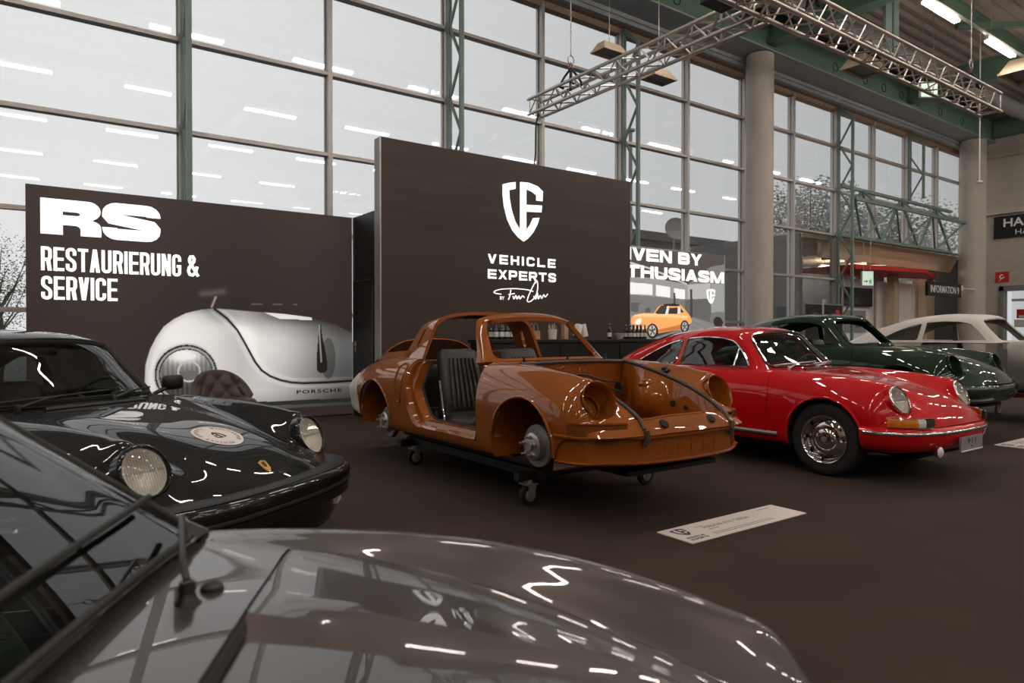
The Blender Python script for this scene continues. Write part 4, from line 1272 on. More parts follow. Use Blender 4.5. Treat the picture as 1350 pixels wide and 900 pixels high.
# ================================================================== CARS
def chrome(): return mat('chrome', srgb(226, 224, 222), 0.06, 1.0, var=0.03)
def paint(name, c, metal=0.0, rough=0.35):
    return mat(name, c, 0.55 if not metal else rough, metal, coat=1.0, coat_rough=0.012, var=0.03, vscale=3, spec=0.15)
M_rubber = mat('black_rubber', srgb(26, 25, 24), 0.6, var=0.1)
M_tyre = mat('tyre_rubber', srgb(30, 29, 28), 0.75, var=0.12, bump=.1, bscale=90)
M_trim = mat('black_trim', srgb(20, 20, 20), 0.4, var=0.1)
M_inside = mat('dark_interior', srgb(30, 28, 27), 0.7, var=0.15)
M_cglass = glass_mat('car_glass', (.55, .58, .56, 1), 1.8)
M_lens = glass_mat('lamp_glass', (.92, .92, .9, 1), 1.5)
M_refl = mat('lamp_reflector', srgb(236, 231, 226), 0.3, 0.25, var=.08, vscale=30)
M_amber = mat('amber_lens', srgb(214, 120, 20), 0.15, coat=1, var=.2, vscale=30)
M_well = mat('wheel_well_black', srgb(16, 15, 15), 0.85, var=.2)
M_seat = mat('black_seat_leather', srgb(38, 32, 29), 0.42, var=.12, vscale=14)
M_iron = mat('cast_hub_metal', srgb(150, 146, 142), 0.45, 0.6, var=.2, vscale=25)
M_palegrey = mat('pale_grey_coat', srgb(206, 200, 192), 0.55, var=.08, vscale=3)
M_iron2 = mat('bright_hub_metal', srgb(196, 192, 188), 0.3, 0.8, var=.12, vscale=25)

LOWER = [
 [(.86, 0, .475), (.85, .22, .475), (.815, .42, .47), (.785, .52, .47), (.73, .62, .465), (.63, .70, .46), (.50, .757, .455), (.37, .785, .38), (.34, .77, .26), (.34, .62, .22)],
 [(.785, 0, .565), (.777, .22, .562), (.74, .41, .55), (.695, .50, .54), (.635, .59, .535), (.565, .69, .525), (.47, .765, .505), (.345, .788, .39), (.32, .77, .26), (.32, .62, .22)],
 [(.66, 0, .645), (.652, .22, .641), (.62, .415, .612), (.578, .492, .618), (.553, .575, .645), (.53, .675, .625), (.445, .768, .57), (.32, .79, .40), (.29, .77, .26), (.29, .62, .22)],
 [(.52, 0, .702), (.515, .22, .698), (.495, .42, .665), (.484, .495, .718), (.478, .575, .78), (.46, .67, .73), (.40, .77, .62), (.28, .793, .42), (.25, .77, .26), (.25, .62, .22)],
 [(.36, 0, .752), (.36, .22, .748), (.36, .43, .715), (.36, .505, .762), (.36, .58, .81), (.35, .68, .765), (.32, .773, .65), (.2, .796, .43), (.18, .77, .26), (.18, .62, .22)],
 [(.15, 0, .80), (.15, .24, .797), (.15, .455, .772), (.15, .525, .808), (.15, .59, .84), (.15, .69, .797), (.15, .781, .68), (.08, .80, .43), (.06, .775, .26), (.06, .62, .22)],
 [(-.15, 0, .842), (-.15, .25, .839), (-.15, .49, .834), (-.15, .545, .85), (-.15, .60, .863), (-.15, .70, .823), (-.15, .787, .70), (-.15, .802, .43), (-.15, .775, .25), (-.15, .62, .21)],
 [(-.42, 0, .872), (-.42, .27, .870), (-.42, .535, .866), (-.42, .575, .871), (-.42, .615, .873), (-.42, .705, .836), (-.42, .789, .71), (-.42, .802, .43), (-.42, .775, .25), (-.42, .62, .21)],
 [(-.72, 0, .88), (-.72, .28, .879), (-.72, .56, .873), (-.72, .595, .872), (-.72, .632, .868), (-.72, .71, .835), (-.72, .788, .71), (-.72, .80, .43), (-.72, .775, .25), (-.72, .62, .21)],
 [(-1.1, 0, .87), (-1.1, .28, .87), (-1.1, .56, .87), (-1.1, .60, .87), (-1.1, .648, .866), (-1.1, .72, .832), (-1.1, .792, .71), (-1.1, .802, .43), (-1.1, .775, .25), (-1.1, .62, .21)],
 [(-1.5, 0, .87), (-1.5, .28, .87), (-1.5, .56, .87), (-1.5, .60, .87), (-1.5, .652, .868), (-1.5, .725, .83), (-1.5, .796, .71), (-1.5, .803, .43), (-1.5, .775, .25), (-1.5, .62, .21)],
 [(-1.9, 0, .87), (-1.9, .28, .87), (-1.9, .56, .87), (-1.9, .60, .87), (-1.9, .648, .87), (-1.9, .735, .825), (-1.9, .806, .70), (-1.9, .808, .43), (-1.9, .775, .25), (-1.9, .62, .21)],
 [(-2.3, 0, .86), (-2.3, .26, .86), (-2.3, .5, .86), (-2.3, .56, .86), (-2.3, .62, .86), (-2.3, .74, .80), (-2.3, .817, .67), (-2.3, .815, .43), (-2.3, .775, .26), (-2.3, .62, .22)],
 [(-2.65, 0, .84), (-2.65, .22, .84), (-2.65, .42, .835), (-2.65, .49, .83), (-2.65, .565, .815), (-2.65, .70, .755), (-2.65, .80, .64), (-2.65, .80, .43), (-2.65, .76, .30), (-2.65, .6, .27)],
 [(-2.95, 0, .78), (-2.95, .2, .775), (-2.95, .36, .765), (-2.95, .43, .755), (-2.95, .49, .735), (-2.95, .62, .685), (-2.95, .735, .59), (-2.95, .74, .43), (-2.95, .70, .33), (-2.95, .55, .30)],
 [(-3.15, 0, .65), (-3.15, .18, .645), (-3.15, .32, .635), (-3.15, .37, .625), (-3.15, .42, .61), (-3.14, .53, .585), (-3.12, .63, .54), (-3.12, .64, .43), (-3.12, .6, .35), (-3.1, .48, .33)],
]
CABIN = [
 [(-.50, 0, .882), (-.515, .22, .881), (-.575, .42, .877), (-.645, .555, .871), (-.68, .598, .868), (-.70, .625, .866), (-.72, .636, .862)],
 [(-.70, 0, 1.068), (-.712, .22, 1.063), (-.755, .40, 1.05), (-.805, .50, 1.035), (-.835, .545, 1.02), (-.85, .59, .945), (-.86, .642, .864)],
 [(-.89, 0, 1.235), (-.90, .22, 1.228), (-.93, .36, 1.212), (-.96, .45, 1.19), (-.99, .495, 1.16), (-1.0, .57, 1.015), (-1.01, .647, .865)],
 [(-1.28, 0, 1.288), (-1.28, .22, 1.281), (-1.28, .38, 1.259), (-1.28, .47, 1.224), (-1.28, .515, 1.185), (-1.28, .585, 1.028), (-1.28, .652, .866)],
 [(-1.63, 0, 1.280), (-1.63, .22, 1.273), (-1.63, .38, 1.248), (-1.63, .47, 1.212), (-1.63, .515, 1.172), (-1.63, .585, 1.028), (-1.63, .652, .868)],
 [(-2.0, 0, 1.228), (-2.0, .22, 1.221), (-2.0, .37, 1.195), (-2.0, .455, 1.158), (-2.0, .50, 1.118), (-2.0, .575, .998), (-2.0, .648, .868)],
 [(-2.35, 0, 1.135), (-2.35, .22, 1.128), (-2.35, .35, 1.10), (-2.35, .43, 1.062), (-2.35, .475, 1.026), (-2.35, .55, .945), (-2.35, .62, .862)],
 [(-2.7, 0, 1.0), (-2.7, .2, .993), (-2.7, .33, .97), (-2.7, .40, .94), (-2.7, .45, .915), (-2.7, .51, .868), (-2.7, .575, .82)],
 [(-2.96, 0, .86), (-2.96, .2, .853), (-2.96, .31, .838), (-2.96, .37, .818), (-2.96, .41, .80), (-2.96, .45, .775), (-2.96, .50, .74)],
 [(-3.14, 0, .69), (-3.14, .18, .685), (-3.14, .28, .675), (-3.14, .33, .66), (-3.14, .36, .65), (-3.14, .39, .635), (-3.14, .42, .615)],
]

def FX(x):
    return x if x < .55 else .55 + (x - .55) * .78
LOWER = [[(FX(x), y, z) for x, y, z in r] for r in LOWER]
def FP(pts):
    return [(FX(p[0]),) + tuple(p[1:]) for p in pts]

def mirror_net(rows):
    out = []
    for r in rows:
        r = [np.array(p, float) for p in r]
        left = [p * (1, -1, 1) for p in r[:0:-1]]
        out.append(np.array(left + r))
    return np.array(out)

def knots(N, axis):
    d = np.linalg.norm(np.diff(N, axis=axis), axis=-1).mean(axis=1 - axis)
    return np.concatenate([[0], np.cumsum(d + 1e-6)])

def spl(P, t, q):
    """P: K x ... control values along axis 0, knots t, q: index-parameters -> values"""
    K = len(t)
    h = np.diff(t)
    sh = (slice(None),) + (None,) * (P.ndim - 1)
    D = np.diff(P, axis=0) / h[sh]
    m = np.empty_like(P)
    m[0], m[-1] = D[0], D[-1]
    m[1:-1] = (D[:-1] * h[1:][sh] + D[1:] * h[:-1][sh]) / (h[:-1] + h[1:])[sh]
    i = np.clip(np.floor(q).astype(int), 0, K - 2)
    s = (q - i)[sh]
    hh = h[i][sh]
    return (P[i] * (1 + 2 * s) * (1 - s) ** 2 + m[i] * hh * s * (1 - s) ** 2 + P[i + 1] * s * s * (3 - 2 * s) + m[i + 1] * hh * s * s * (s - 1))

class Net:
    def __init__(self, rows):
        self.N = mirror_net(rows)
        self.tu, self.tv = knots(self.N, 0), knots(self.N, 1)
        self.c = (self.N.shape[1] - 1) // 2
    def grid(self, du, dv, u0=0, u1=None, smooth=0):
        ku, kv = self.N.shape[:2]
        u1 = ku - 1 if u1 is None else u1
        qu = np.linspace(u0, u1, int((u1 - u0) * du) + 1)
        qv = np.linspace(0, kv - 1, (kv - 1) * dv + 1)
        A = spl(self.N, self.tu, qu)
        B = spl(A.transpose(1, 0, 2), self.tv, qv).transpose(1, 0, 2)
        nu, nv = len(qu), len(qv)
        if smooth:
            wv = 1 - ss(1.9, 2.7, np.abs(qv - self.c))
            wu = ss(.1, .9, qu) * (1 - ss(6.6, 7.4, qu))
            w_ = (wu[1:-1, None] * wv[None, :])[..., None] * .5
            for _ in range(smooth):
                B[1:-1] += w_ * ((B[:-2] + B[2:]) / 2 - B[1:-1])
        UU, VV = np.meshgrid(qu, qv - self.c, indexing='ij')
        idx = np.arange(nu * nv).reshape(nu, nv)
        F = np.stack([idx[:-1, :-1].ravel(), idx[1:, :-1].ravel(), idx[1:, 1:].ravel(), idx[:-1, 1:].ravel()], -1)
        return Surf(B.reshape(-1, 3), np.stack([UU.ravel(), VV.ravel()], -1), [tuple(f) for f in F.tolist()])
    def at(self, u, v):
        A = spl(self.N, self.tu, np.array([float(u)]))[0]
        return spl(A, self.tv, np.array([float(v) + self.c]))[0]

class Surf:
    def __init__(self, V, A, F):
        self.V, self.A, self.F = V, A, F
    def keep(self, fn):
        """the piece where fn(V, A) > 0, cut exactly along fn = 0"""
        f = fn(self.V, self.A)
        pos = f > 0
        nv, na, F = [], [], []
        base = len(self.V)
        cache = {}
        def cut(i, j):
            k = (i, j) if i < j else (j, i)
            if k not in cache:
                a, b = k
                s = f[a] / (f[a] - f[b])
                nv.append(self.V[a] + (self.V[b] - self.V[a]) * s)
                na.append(self.A[a] + (self.A[b] - self.A[a]) * s)
                cache[k] = base + len(nv) - 1
            return cache[k]
        P = pos.tolist()
        for q in self.F:
            c = sum(P[i] for i in q)
            if c == len(q):
                F.append(q)
            elif c:
                r = []
                for i, a in enumerate(q):
                    b = q[(i + 1) % len(q)]
                    if P[a]:
                        r.append(a)
                    if P[a] != P[b]:
                        r.append(cut(a, b))
                if len(r) > 2:
                    F.append(tuple(r))
        V = np.concatenate([self.V, np.array(nv).reshape(-1, 3)])
        A = np.concatenate([self.A, np.array(na).reshape(-1, self.A.shape[1])])
        used = np.unique(np.array([i for q in F for i in q], int)) if F else np.array([], int)
        mp = np.full(len(V), -1)
        mp[used] = np.arange(len(used))
        return Surf(V[used], A[used], [tuple(int(mp[i]) for i in q) for q in F])
    def split(self, fn, gap=0.0):
        return self.keep(lambda V, A: fn(V, A) - gap), self.keep(lambda V, A: -fn(V, A) - gap)
    def shape(self, off=0.0):
        return self.V.copy(), self.F
    def bvh(self):
        return BVHTree.FromPolygons([tuple(v) for v in self.V], self.F)

def sd_poly(x, z, poly):
    d = np.full(x.shape, 1e18)
    s = np.ones(x.shape)
    n = len(poly)
    for i in range(n):
        ax, az = poly[i]
        bx_, bz = poly[i - 1]
        ex, ez = bx_ - ax, bz - az
        wx, wz = x - ax, z - az
        t = np.clip((wx * ex + wz * ez) / (ex * ex + ez * ez), 0, 1)
        px, pz = wx - ex * t, wz - ez * t
        d = np.minimum(d, px * px + pz * pz)
        c1, c2, c3 = z >= az, z < bz, ex * wz > ez * wx
        flip = (c1 & c2 & c3) | (~c1 & ~c2 & ~c3)
        s = np.where(flip, -s, s)
    return s * np.sqrt(d)

def rbox_sd(u, v, cu, hu, hv, r, su):
    qx = np.abs(u - cu) * su - hu * su + r
    qy = np.abs(v) - hv + r
    return np.hypot(np.maximum(qx, 0), np.maximum(qy, 0)) + np.minimum(np.maximum(qx, qy), 0) - r

def rbox_path(cu, hu, hv, r, su, n=8, m=10):
    """points of the rounded box outline in (u, v)"""
    pts = []
    a, b = hu * su - r, hv - r
    for (sx, sy, a0) in ((1, 1, 0), (-1, 1, 90), (-1, -1, 180), (1, -1, 270)):
        for k in range(n + 1):
            t_ = R(a0 + 90 * k / n)
            pts.append((sx * a + r * math.cos(t_), sy * b + r * math.sin(t_)))
    out = []
    for i in range(len(pts)):
        p, q = pts[i], pts[(i + 1) % len(pts)]
        L = math.hypot(q[0] - p[0], q[1] - p[1])
        k = max(1, int(L / .25))
        for j in range(k):
            out.append((cu + (p[0] + (q[0] - p[0]) * j / k) / su, p[1] + (q[1] - p[1]) * j / k))
    return out

def round_poly(poly, r=.04, n=4):
    out = []
    m = len(poly)
    for i in range(m):
        p = Vector((*poly[i], 0))
        a = Vector((*poly[i - 1], 0)) - p
        b = Vector((*poly[(i + 1) % m], 0)) - p
        ra = min(r, a.length * .45)
        rb = min(r, b.length * .45)
        A, B = p + a.normalized() * ra, p + b.normalized() * rb
        for k in range(n + 1):
            s = k / n
            q = A * (1 - s) ** 2 + p * 2 * s * (1 - s) + B * s * s
            out.append((q.x, q.y))
    return out

def dense(path, step, closed=True):
    out = []
    m = len(path)
    for i in range(m if closed else m - 1):
        p, q = path[i], path[(i + 1) % m]
        L = math.dist(p, q)
        k = max(1, int(L / step))
        for j in range(k):
            out.append(tuple(p[d] + (q[d] - p[d]) * j / k for d in range(len(p))))
    if not closed:
        out.append(tuple(path[-1]))
    return out

def side_hit(bvh, x, z, s, off=0.0):
    h = bvh.ray_cast(Vector((x, s * 1.6, z)), Vector((0, -s, 0)))
    if h[0] is None:
        return None
    return Vector((x, h[0].y + s * off, z))

def on_top(bvh, x, y, off=0.0):
    h = bvh.ray_cast(Vector((x, y, 2.0)), Vector((0, 0, -1)))
    if h[0] is None:
        return None
    n = h[1]
    if n.z < 0:
        n = -n
    return h[0] + n * off

def sweep(plan, prof, closed_prof=False):
    """plan: list of (x, y) from right to left; prof: list of (outward, z)"""
    n = len(plan)
    V = []
    for i in range(n):
        a = Vector(plan[max(i - 1, 0)])
        b = Vector(plan[min(i + 1, n - 1)])
        t_ = (b - a).normalized()
        nx, ny = t_.y, -t_.x
        for d, z in prof:
            V.append((plan[i][0] + nx * d, plan[i][1] + ny * d, z))
    m = len(prof)
    F = []
    for i in range(n - 1):
        for j in range(m - 1 if not closed_prof else m):
            k = (j + 1) % m
            F.append((i * m + j, i * m + k, (i + 1) * m + k, (i + 1) * m + j))
    if closed_prof:
        F.append(tuple(range(m)))
        F.append(tuple((n - 1) * m + k for k in range(m - 1, -1, -1)))
    return np.array(V), F

def sym_plan(p, n=6):
    half = smooth_path(p, n)
    return [(x, -y) for x, y in half] + [(x, y) for x, y in reversed(half[:-1])]

def spin_disc(c, n, r):
    u, w = frame_from(n)
    return u, w

LAMP_C, LAMP_N = np.array((.528, .575, .668)), np.array((math.cos(R(24)), 0.06, math.sin(R(24))))
LAMP_N = LAMP_N / np.linalg.norm(LAMP_N)
ARCH = ((.015, .335, .33), (-2.235, .335, .325))

def lamp_hole(V, A, r=.12):
    f = np.full(len(V), 1.0)
    for s in (-1, 1):
        c = LAMP_C * (1, s, 1)
        n = LAMP_N * (1, s, 1)
        d = V - c
        ax = d @ n
        rad = np.linalg.norm(d - ax[:, None] * n, axis=1)
        f = np.where((V[:, 0] > .25) & (V[:, 1] * s > .3), np.minimum(f, rad - r), f)
    return f

def arch_cut(V, A):
    f = np.full(len(V), 1.0)
    for cx, cz, r in ARCH:
        g_ = np.hypot(V[:, 0] - cx, V[:, 2] - cz) - r
        # straight drop below the arch centre
        g2 = np.where(V[:, 2] < cz, np.abs(V[:, 0] - cx) - r, g_)
        f = np.where((np.abs(V[:, 1]) > .42) & (V[:, 2] < .72), np.minimum(f, g2), f)
    return f

DOOR = [(-.52, .315), (-.515, .5), (-.51, .70), (-.56, .95), (-1.62, .95), (-1.645, .70), (-1.61, .5), (-1.52, .36), (-1.44, .315)]
WIN_DOOR = [(-.815, .892), (-.95, 1.045), (-1.055, 1.135), (-1.2, 1.168), (-1.4, 1.178), (-1.635, 1.160), (-1.655, .892)]
WIN_QTR = [(-1.72, .895), (-1.70, 1.148), (-1.85, 1.115), (-2.02, 1.05), (-2.2, .96), (-2.30, .90)]

def wheel(parent, x, s, z, style, y=.70, steer=0.0):
    """wheel of a car at (x, s*y, z); axle along y"""
    w = thing_part('wheel', parent)
    w.location = (x, s * y, z)
    w.rotation_euler = (0, 0, steer)
    ax = (0, s, 0)
    RT = .312
    obj('tyre', [lathe([(.196, -.085), (.21, -.088), (.27, -.092), (.295, -.085), (.309, -.065), (RT, -.03), (RT, .03), (.309, .065), (.295, .085), (.27, .092), (.21, .088), (.196, .08)], 56, (0, 0, 0), ax)], M_tyre, w, True, 50)
    if style == 'chrome':
        obj('rim', [lathe([(.198, .085), (.205, .092), (.203, .097), (.196, .094), (.188, .075), (.183, .045), (.17, .03), (.155, .035), (.13, .05), (.10, .056), (.0, .056)], 56, (0, 0, 0), ax)], chrome(), w, True, 60)
        cap = obj('hub_cap', [lathe([(.10, .056), (.097, .066), (.08, .078), (.05, .086), (.03, .088), (0, .088)], 40, (0, 0, 0), ax)], chrome(), w, True, 60)
        obj('crest', [lathe([(.026, .089), (.024, .091), (0, .0915)], 20, (0, 0, 0), ax)], M_grey, cap, True)
        for k in range(10):
            a = k * math.pi / 5
            obj('slot', [lathe([(0.013, -.001), (.013, .004), (0, .004)], 12, (.143 * math.cos(a), s * .040, .143 * math.sin(a)), ax)], M_dark, w)
    else:
        obj('rim', [lathe([(.198, .085), (.205, .092), (.196, .094), (.185, .06), (.17, .02), (.0, .02)], 40, (0, 0, 0), ax)], M_iron2, w, True, 50)
        for k in range(5):
            a = k * 2 * math.pi / 5
            obj('spoke', [sqbar((.03 * math.cos(a), s * .07, .03 * math.sin(a)), (.185 * math.cos(a), s * .07, .185 * math.sin(a)), .05, .03)], M_black, w)
        obj('hub_cap', [lathe([(.05, .02), (.05, .085), (.03, .092), (0, .092)], 24, (0, 0, 0), ax)], M_iron2, w, True)
    return w

def thing_part(name, parent):
    o = bpy.data.objects.new(name, None)
    o.empty_display_size = .05
    COL.objects.link(o)
    o.parent = parent
    return o

def headlamp(parent, s, style, body_m):
    c = Vector(LAMP_C * (1, s, 1))
    n = Vector(LAMP_N * (1, s, 1))
    lp = thing_part('headlamp', parent)
    Q = 1.08
    def lathe(prof, n_, c_, ax_, _l=globals()['lathe']):
        return _l([(r_ * Q, h_) for r_, h_ in prof], n_, c_, ax_)
    if style == 'empty':
        obj('bucket', [lathe([(.121, .008), (.116, .014), (.109, .006), (.105, -.02), (.10, -.10), (.075, -.125), (.074, -.15), (.0, -.155)], 40, c, n)], body_m, lp, True, 50)
        obj('ring', [tube([tuple(c + n * -.118 + (frame_from(n)[0] * math.cos(a) + frame_from(n)[1] * math.sin(a)) * .078) for a in np.linspace(0, 6.283, 33)[:-1]], .005, 6, True)], body_m, lp, True)
        return lp
    obj('bucket', [lathe([(.121, -.03), (.118, .012), (.112, .014), (.11, -.06)], 40, c, n)], body_m, lp, True, 50)
    obj('rim', [lathe([(.113, .0), (.116, .012), (.112, .022), (.104, .026), (.1, .02), (.098, .0)], 44, c, n)], chrome() if style != 'black' else body_m, lp, True, 60)
    obj('reflector', [lathe([(.1, .01), (.085, -.03), (.06, -.058), (.03, -.072), (0, -.076)], 36, c, n)], M_refl, lp, True, 60)
    obj('bulb', [lathe([(0, -.02), (.014, -.025), (.018, -.04), (.012, -.07)], 14, c, n)], M_lens, lp, True)
    u, w = frame_from(n)
    gl = obj('lens', [lathe([(.101, .018), (.085, .03), (.06, .039), (.03, .044), (0, .046)], 40, c, n)], M_lens, lp, True, 60)
    # moulded flutes behind the glass
    up = Vector((0, 0, 1))
    hz = n.cross(up).normalized()
    vt = hz.cross(n).normalized()
    sh = []
    for k in range(-7, 8):
        q = k * .0125
        L = math.sqrt(max(0, .094 ** 2 - q * q))
        sh.append(bar(tuple(c + n * .013 + hz * q - vt * L), tuple(c + n * .013 + hz * q + vt * L), .0022, 4))
    sh.append(bar(tuple(c + n * .015 - hz * .09), tuple(c + n * .015 + hz * .09), .006, 6))
    obj('flutes', sh, M_lens, gl)
    return lp

def seat(parent, x, y, z, m=None, ribs=True):
    m = m or M_seat
    st = thing_part('seat', parent)
    st.location = (x, y, z)
    obj('cushion', [rbox(-.25, .27, -.25, .25, 0, .15, .05)], m, st, True, 60)
    bk = rbox(-.06, .07, -.24, .24, 0, .62, .055)
    V, F = bk
    V = V.copy()
    V[:, 1] *= 1 - .28 * np.clip((V[:, 2] - .25) / .4, 0, 1)
    a = R(-16)
    V = np.stack([V[:, 0] * math.cos(a) + V[:, 2] * math.sin(a) - .24, V[:, 1], -V[:, 0] * math.sin(a) + V[:, 2] * math.cos(a) + .08], -1)
    b = obj('backrest', [(V, F)], m, st, True, 60)
    if ribs:
        for k in range(-3, 4):
            y_ = k * .048
            p = [(.078, y_, .08), (.08, y_ * .95, .30), (.078, y_ * .82, .52)]
            pr = [(q[0] * math.cos(a) + q[2] * math.sin(a) - .24, q[1], -q[0] * math.sin(a) + q[2] * math.cos(a) + .08) for q in p]
            obj('rib', [tube(pr, .012, 6)], m, b, True)
    obj('lever', [tube([(-.22, -.27, .42), (-.16, -.275, .2), (-.12, -.275, .08), (-.06, -.275, .03)], .008, 8)], chrome(), st, True)
    return st

def build_911(name, label, pos, head, pm, kind, zoff=0.0):
    car = thing(name, label, 'car', (pos[0], pos[1], 0), R(head))
    body = thing_part('bodywork', car) if False else None
    rowsL = [list(r) for r in LOWER]
    rowsC = [list(r) for r in CABIN]
    if kind == 'gray':
        rowsC[0] = [(-.545, 0, .894), (-.545, .22, .893), (-.543, .42, .889), (-.538, .555, .884), (-.54, .602, .88), (-.56, .628, .872), (-.58, .638, .864)]
        rowsC[1] = [(-.73, 0, 1.06), (-.73, .22, 1.055), (-.735, .41, 1.045), (-.745, .52, 1.035), (-.765, .56, 1.015), (-.78, .60, .94), (-.79, .642, .864)]
        for r in rowsL[:7]:
            for i in range(7):
                x, y_, z = r[i]
                z -= .14 * max(0, (x + .3) / .8) ** 1.7 * min(1, max(0, (z - .47) / .26))
                r[i] = (x, y_, z)
    nl, nc = Net(rowsL), Net(rowsC)
    S = nl.grid(9, 7, smooth=10 if kind == 'gray' else 45)
    S.V[:, 2] += 0
    full_bvh = S.bvh()
    S = S.keep(arch_cut)
    if kind not in ('gray',):
        S = S.keep(lamp_hole)
    # cabin opening in the lower body
    def cab_open(V, A):
        lim = np.interp(V[:, 0], [-3.2, -2.9, -2.3, -1.5, -.75, -.6, -.5], [.30, .42, .575, .615, .595, .5, .25])
        return np.maximum(np.abs(V[:, 1]) - lim, np.maximum(V[:, 0] - np.interp(np.abs(V[:, 1]), [0, .2, .4, .55, .64], [-.49, -.50, -.56, -.63, -.70] if kind != 'gray' else [-.56, -.56, -.565, -.575, -.60]), .6 - V[:, 2]))
    S = S.keep(cab_open)
    # hood
    uh0, uh1 = (1.15, 6.75) if kind in ('orange',) else (.14, 6.92 if kind == 'gray' else 6.8)
    def hood_fn(V, A):
        return np.minimum(np.minimum(2.02 - np.abs(A[:, 1]), (A[:, 0] - uh0) * 1.5), (uh1 - A[:, 0]) * 1.5)
    Hd, S = S.split(hood_fn, .012)
    # doors
    def door_fn(V, A):
        d = -sd_poly(V[:, 0], V[:, 2], DOOR)
        return np.where(np.abs(V[:, 1]) > .55, d, -1.0)
    D, S = S.split(door_fn, .0022)
    def lift(sh, dz=zoff):
        return sh[0] + np.array((0, 0, dz)), sh[1]
    if kind == 'orange':
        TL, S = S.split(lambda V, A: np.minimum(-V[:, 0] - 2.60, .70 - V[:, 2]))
    shell = obj('body_shell', [lift(S.shape())], pm, car, True, 60, fix=False)
    def thick(o, t_=.012, off=-1):
        md = o.modifiers.new('thickness', 'SOLIDIFY')
        md.thickness = t_
        md.offset = off
        es = o.modifiers.new('crisp_edges', 'EDGE_SPLIT')
        es.split_angle = R(50)
    flip_check(shell)
    thick(shell, .012)
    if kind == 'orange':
        o = obj('tail_corner', [lift(TL.shape())], M_palegrey, car, True, 60, fix=False)  # piece behind the rear arch, pale grey instead of copper
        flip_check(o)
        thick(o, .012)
    # arch lips and liners
    bv = S.bvh()
    for cx, cz, r in ARCH:
        for s in (-1, 1):
            path = []
            for a in np.linspace(-35, 215, 40):
                x, z = cx + (r + .004) * math.cos(R(a)), cz + (r + .004) * math.sin(R(a))
                if a < 0:
                    x, z = cx + r + .004, cz - (r) * math.sin(R(-a))
                if a > 180:
                    x, z = cx - r - .004, cz - r * math.sin(R(a - 180))
                h = side_hit(full_bvh, x, z, s, .002)
                if h:
                    path.append((h.x, h.y, h.z + zoff))
            if len(path) > 3:
                obj('wheel_arch_lip', [tube(path, .011, 8)], pm, car, True)
            lin = []
            V_, F_ = lathe([(r + .004, .0), (r + .004, .36), (.0, .36)], 40, (cx, s * .785, cz + zoff), (0, -s, 0))
            keep_ = [f for f in F_ if all(V_[i][2] > .2 + zoff for i in f)]
            obj('wheel_liner', [(V_, keep_)], M_well if kind != 'orange' else pm, car, True)
    # underbody
    obj('underbody', [bx(-2.9, .62, -.42, .42, .2 + zoff, .23 + zoff), bx(-1.85, -.36, -.70, .70, .2 + zoff, .23 + zoff)], M_well, car)
    full = kind in ('red', 'black', 'gray')
    # ---- hood
    if kind != 'orange':
        hv = Hd.V.copy()
        if kind == 'gray':
            yy = np.abs(hv[:, 1])
            edge = .262 - .03 * np.clip((hv[:, 0] + .45) / 1.1, 0, 1)
            dep = .02 * np.clip((.66 - hv[:, 0]) / .9, 0, 1)
            hv[:, 2] -= dep * np.clip((edge + .008 - yy) / .016, 0, 1)
        ho = obj('hood', [lift((hv, Hd.F))], pm, car, True, 60 if kind != 'gray' else 14, fix=False)
        flip_check(ho)
        if kind != 'gray':
            thick(ho, .01)
    # ---- doors
    if kind not in ('orange', 'bare'):
        for s in (-1, 1):
            P_ = D.keep(lambda V, A: V[:, 1] * s - .1)
            o = obj('door', [lift(P_.shape())], pm, car, True, 60, fix=False)
            flip_check(o)
            thick(o, .02)
            if full:
                h = side_hit(full_bvh, -1.47, .80, s)
                obj('door_handle', [tube([(-1.40, h.y + s * .0, .80 + zoff), (-1.41, h.y + s * .03, .80 + zoff), (-1.56, h.y + s * .03, .80 + zoff), (-1.57, h.y, .80 + zoff)], .011, 8)], chrome(), o, True)
    # ---- cabin
    C_ = nc.grid(10, 8)
    cab_bvh = C_.bvh()
    wsp = (1.0, .90, 2.95, .55, 1.7) if kind != 'gray' else (.985, .955, 3.05, .4, 1.7)
    ws_fn = lambda V, A: -rbox_sd(A[:, 0], A[:, 1], *wsp)
    Wd, C_ = C_.split(ws_fn, .0)
    side_m = lambda V, A: np.where(np.abs(A[:, 1]) > 3.2, 1.0, -1.0)
    def win_fn(poly):
        return lambda V, A: np.where(np.abs(A[:, 1]) > 3.2, -sd_poly(V[:, 0], V[:, 2], poly), -1.0)
    wd_poly = WIN_DOOR
    if kind != 'orange':
        G1, C_ = C_.split(win_fn(wd_poly), 0)
        G2, C_ = C_.split(win_fn(WIN_QTR), 0)
        G3, C_ = C_.split(lambda V, A: -rbox_sd(A[:, 0], A[:, 1], 5.95, .78, 2.3, .5, 1.7), 0)
    if kind == 'orange':
        # windscreen frame, targa hoop and rear deck are what is left of the cabin
        fr_ = C_.keep(lambda V, A: np.minimum(2.14 - A[:, 0] + 0 * V[:, 0], np.where(np.abs(A[:, 1]) > 3.3, (V[:, 0] * 1.0 - (-.775 - (V[:, 2] - .87) * .74)), 1.0)))
        o = obj('windscreen_frame', [lift(fr_.shape())], pm, car, True, 60, fix=False)
        flip_check(o)
        thick(o, .035)
        def hoopf(V, A):
            xf = -1.60 + (V[:, 2] - .87) * -.02
            xr = -1.86 - (1.25 - V[:, 2]) * .22
            return np.minimum(xf - V[:, 0], V[:, 0] - xr)
        hp = C_.keep(hoopf)
        slot = [(-1.745, .96), (-1.735, 1.13), (-1.775, 1.13), (-1.80, .96)]
        hp = hp.keep(lambda V, A: np.where(np.abs(A[:, 1]) > 3.5, sd_poly(V[:, 0], V[:, 2], slot), 1.0))
        o = obj('roll_hoop', [lift(hp.shape())], pm, car, True, 60, fix=False)
